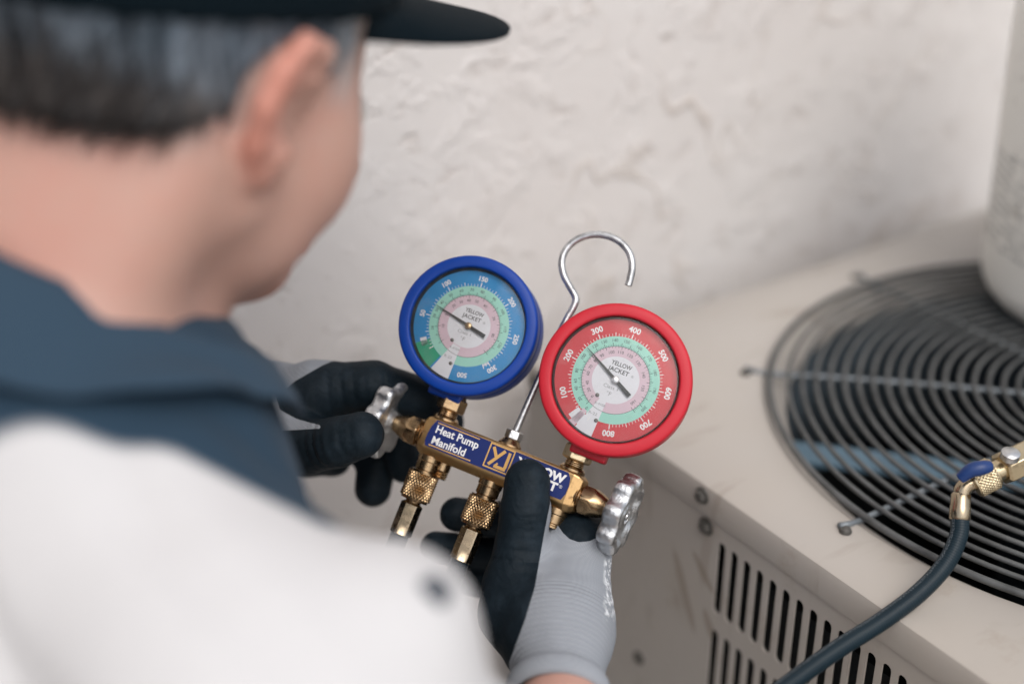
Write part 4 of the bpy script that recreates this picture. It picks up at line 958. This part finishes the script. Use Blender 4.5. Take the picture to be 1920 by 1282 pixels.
# ---- trousers and boots, kneeling on one knee
hip = bd(0, .05, -.66); f0 = BR[:, 1]*np.array([1, 1, 0]); f0 /= np.linalg.norm(f0); r0 = np.array([f0[1], -f0[0], 0]); hz_ = hip.copy(); hz_[2] = max(.34, min(hip[2], .45))
HR_, HL_ = hz_+r0*.09, hz_-r0*.09
knR = HR_+f0*.12; knR[2] = .075; anR = knR-f0*.36; anR[2] = .085; knL = HL_+f0*.33; knL[2] = .44; anL = knL+f0*.03; anL[2] = .09
leg = U([ellip(hz_+ZUP*.08, (.18, .15, .15)), chain([HR_, knR, anR], [.098, .072, .055], .03), chain([HL_, knL, anL], [.098, .074, .058], .03), rcone(hz_+ZUP*.05, bd(0, .05, -.55), .15, .15)], .05)
V, F_ = mesh_sdf(leg, .012); person_part('trousers', V, F_, 'trouser')
for a_, d_ in ((anR, -ZUP*.3-f0*.2), (anL, f0)):
    d_ = d_/np.linalg.norm(d_); b_ = a_.copy(); b_[2] = .045
    bt = U([rcone(a_, b_, .05, .046), rcone(b_, b_+f0*(.17 if a_ is anL else -.02)+(np.array([0, 0, -.003])), .044, .04)], .02)
    V, F_ = mesh_sdf(bt, .010); V[:, 2] = np.maximum(V[:, 2], .002); person_part('boot', V, F_, 'shoe')

# ---- gloves
def palm_sdf(pairs, k=.018): return U([rcone(at(*a), at(*b), ra, rb) for a, b, ra, rb in pairs], k)
def fingers(palm, chains, k=.010):
    fs = [chain([at(*p[:3]) for p in c], [p[3] for p in c], .003) for c in chains]
    def f(P):
        pd = palm(P); d = pd
        for g in fs: d = np.minimum(d, smin(g(P), pd, k))
        return d
    f.bb = (np.min([g.bb[0] for g in fs+[palm]], 0), np.max([g.bb[1] for g in fs+[palm]], 0)); return f, fs
def crease(P, spots):
    """shallow folds across a joint: (centre, direction along the finger, spacing, depth, reach)"""
    d = np.zeros(len(P), np.float32)
    for c, t, sp, dep, reach in spots:
        q = P-np.asarray(c, np.float32); u = q @ np.asarray(t, np.float32); w_ = np.exp(-(np.einsum('ij,ij->i', q, q))/(reach*reach)); d += 1.6*dep*w_*np.maximum(0, np.cos(2*PI*u/sp))**3
    return d
def dirn(a, b): v = at(*b)-at(*a); return v/np.linalg.norm(v)
def glove(f, fs, h, wrist, wdir, spots):
    wr = np.asarray(wrist, np.float32); wd = np.asarray(wdir/np.linalg.norm(wdir), np.float32)
    def g(P):
        d = f(P)+crease(P, spots)
        d = d+.00022*np.sin(P @ np.array([310, 120, 90], np.float32))*np.sin(P @ np.array([-60, 280, 140], np.float32))
        return smax(d, (wr-P) @ wd, .002)
    V, F_ = mesh_sdf(g, h, f.bb); V = relax(V, F_, 1); return V, F_, (V-wrist) @ (wdir/np.linalg.norm(wdir))
# right hand: thumb on the label, fingers wrapped behind the bar
Wr = (1046, 1302, .780)
palmR = palm_sdf([((1046, 1330, .775), (1052, 1185, .815), .0245, .0245), ((1052, 1185, .815), (1082, 1030, .852), .0245, .0185), ((1045, 1180, .82), (1082, 1050, .878), .022, .0175),
                  ((1040, 1180, .82), (1072, 1075, .902), .020, .016), ((1040, 1185, .82), (1060, 1100, .915), .019, .0145), ((1030, 1170, .82), (1000, 1090, .850), .023, .022)], .02)
chR = [[(960, 1150, .828, .0200), (968, 1095, .832, .0195), (975, 1030, .834, .0152), (985, 960, .832, .0146), (989, 903, .834, .0134)],
       [(1083, 1020, .853, .0180), (1088, 992, .866, .0163), (1040, 966, .897, .0135), (990, 955, .906, .012)],
       [(1082, 1040, .880, .0165), (1085, 1005, .905, .0145), (965, 978, .908, .0125), (856, 964, .898, .0108)],
       [(1070, 1075, .903, .0155), (1062, 1045, .925, .0140), (930, 1040, .915, .0120), (818, 1027, .900, .0106)],
       [(1058, 1100, .915, .0145), (1040, 1092, .930, .0130), (935, 1094, .918, .0112), (860, 1085, .905, .0098)]]
fR, fsR = fingers(palmR, chR)
tdir = dirn((985, 960, .832), (989, 903, .834))
spR = [(at(985, 968, .820), tdir, .0042, .0007, .010), (at(972, 1052, .820), tdir, .006, .0008, .012), (at(1085, 990, .85), dirn((1083, 1020, .853), (1088, 992, .866)), .004, .0006, .012)]
wdR = at(1052, 1185, .815)-at(*Wr)
V, F_, al = glove(fR, fsR, .00135, at(*Wr), wdR, spR)
x, y, d = px_of(V); P32 = V.astype(np.float32)
edge = np.interp(y, [880, 930, 1000, 1100, 1160, 1240], [1050, 1034, 1020, 1003, 985, 955])
dk_thumb = (edge-x)/9.
dfin = np.min([q(P32) for q in fsR[1:]], axis=0); dpalm = palmR(P32)
ky = np.interp(x, [1030, 1042, 1055, 1068, 1085, 1105, 1120, 1132, 1145], [955, 978, 998, 1010, 1016, 1014, 1007, 996, 985]); knuck = (ky-y)/7.
knuck = np.where(x > 1036, knuck, -1)
behind = (d-np.interp(y, [950, 1100, 1250], [.880, .880, .83]))/.004
coat = np.clip(.5+.5*np.maximum(np.maximum(dk_thumb, knuck), behind-1.), 0, 1)
coat = np.where((al < .012), 0, coat)
cuff = np.clip((.056-al)/.004, 0, 1)*np.clip((al-.004)/.003, 0, 1)
prn = np.clip((x-1130)/8, 0, 1)*np.clip((y-1045)/10, 0, 1)*np.clip((1165-y)/10, 0, 1)
glR = person_part('glove', V, F_, 'glove', dict(coat=coat, along=al, cuff=cuff, print=prn))
def hem(centre, axis, rad, r=.0034):
    M_ = frame_z(centre-PB, axis); n = 48; m_ = 10; V = []
    for k in range(n):
        a = 2*PI*k/n
        for j in range(m_): b = 2*PI*j/m_; rr = rad+r*.75*math.cos(b); V.append((rr*math.cos(a), rr*math.sin(a), r*1.7*math.sin(b)))
    return link('cuff_hem', tf(M_, V), [(k*m_+j, ((k+1) % n)*m_+j, ((k+1) % n)*m_+(j+1) % m_, k*m_+(j+1) % m_) for k in range(n) for j in range(m_)], 'glove', None, True, dict(coat=np.zeros(n*m_), along=np.zeros(n*m_), cuff=np.zeros(n*m_), print=np.zeros(n*m_)))
hem(at(1046, 1300, .780), wdR, .0262, .0042).parent = glR
# left hand: thumb and fingers round the left handwheel
palmL = palm_sdf([((400, 800, .935), (500, 775, .915), .027, .028), ((500, 775, .915), (590, 738, .900), .028, .0190), ((500, 785, .92), (588, 775, .920), .026, .018),
                  ((500, 795, .92), (582, 812, .935), .025, .0165), ((500, 800, .92), (575, 842, .938), .024, .015), ((490, 800, .905), (545, 832, .885), .024, .0185)], .02)
chL = [[(520, 825, .892, .0190), (575, 838, .872, .0168), (632, 829, .856, .0150), (677, 815, .851, .0140)],
       [(590, 732, .897, .0178), (700, 722, .892, .0152), (785, 745, .905, .0135), (836, 790, .918, .0118)],
       [(588, 772, .918, .0165), (700, 770, .932, .0145), (748, 825, .934, .0130), (758, 872, .928, .0115)],
       [(582, 810, .934, .0160), (668, 818, .950, .0142), (706, 868, .945, .0130), (699, 916, .940, .0122)],
       [(575, 842, .938, .0145), (618, 858, .952, .0120), (626, 862, .950, .0112)]]
fL, fsL = fingers(palmL, chL)
t2 = dirn((575, 838, .872), (677, 815, .851)); t3 = dirn((590, 732, .897), (700, 722, .892))
spL = [(at(597, 836, .852), t2, .0065, .0016, .012), (at(636, 828, .840), t2, .007, .0006, .010), (at(640, 728, .88), t3, .008, .0009, .016), (at(720, 730, .876), t3, .006, .0006, .012)]
wl_ = at(452, 787, .926); wdL = at(500, 775, .915)-at(400, 800, .935)
V, F_, al = glove(fL, fsL, .00145, wl_, wdL, spL)
x, y, d = px_of(V); P32 = V.astype(np.float32)
b1_ = np.interp(y, [670, 684, 700, 715, 745, 768, 785, 800], [640, 606, 578, 552, 518, 524, 556, 610])
dth = fsL[0](P32); doth = np.min([q(P32) for q in fsL[1:]], axis=0)
up_ = (x-b1_)/6.; thm = np.minimum((x-528)/6., (y-(803+.06*(600-x)))/5.); lowp = (y-826)/6.
isth = dth < doth-.002
coat = np.where(y < 800, up_, np.maximum(lowp, np.where(isth, thm, (x-612)/6.)))
coat = np.where(isth & (x > 600), 2., coat)
coat = np.clip(.5+.5*coat, 0, 1)
glL = person_part('glove', V, F_, 'glove', dict(coat=coat, along=al, cuff=np.clip((.035-al)/.004, 0, 1), print=np.zeros(len(V))))
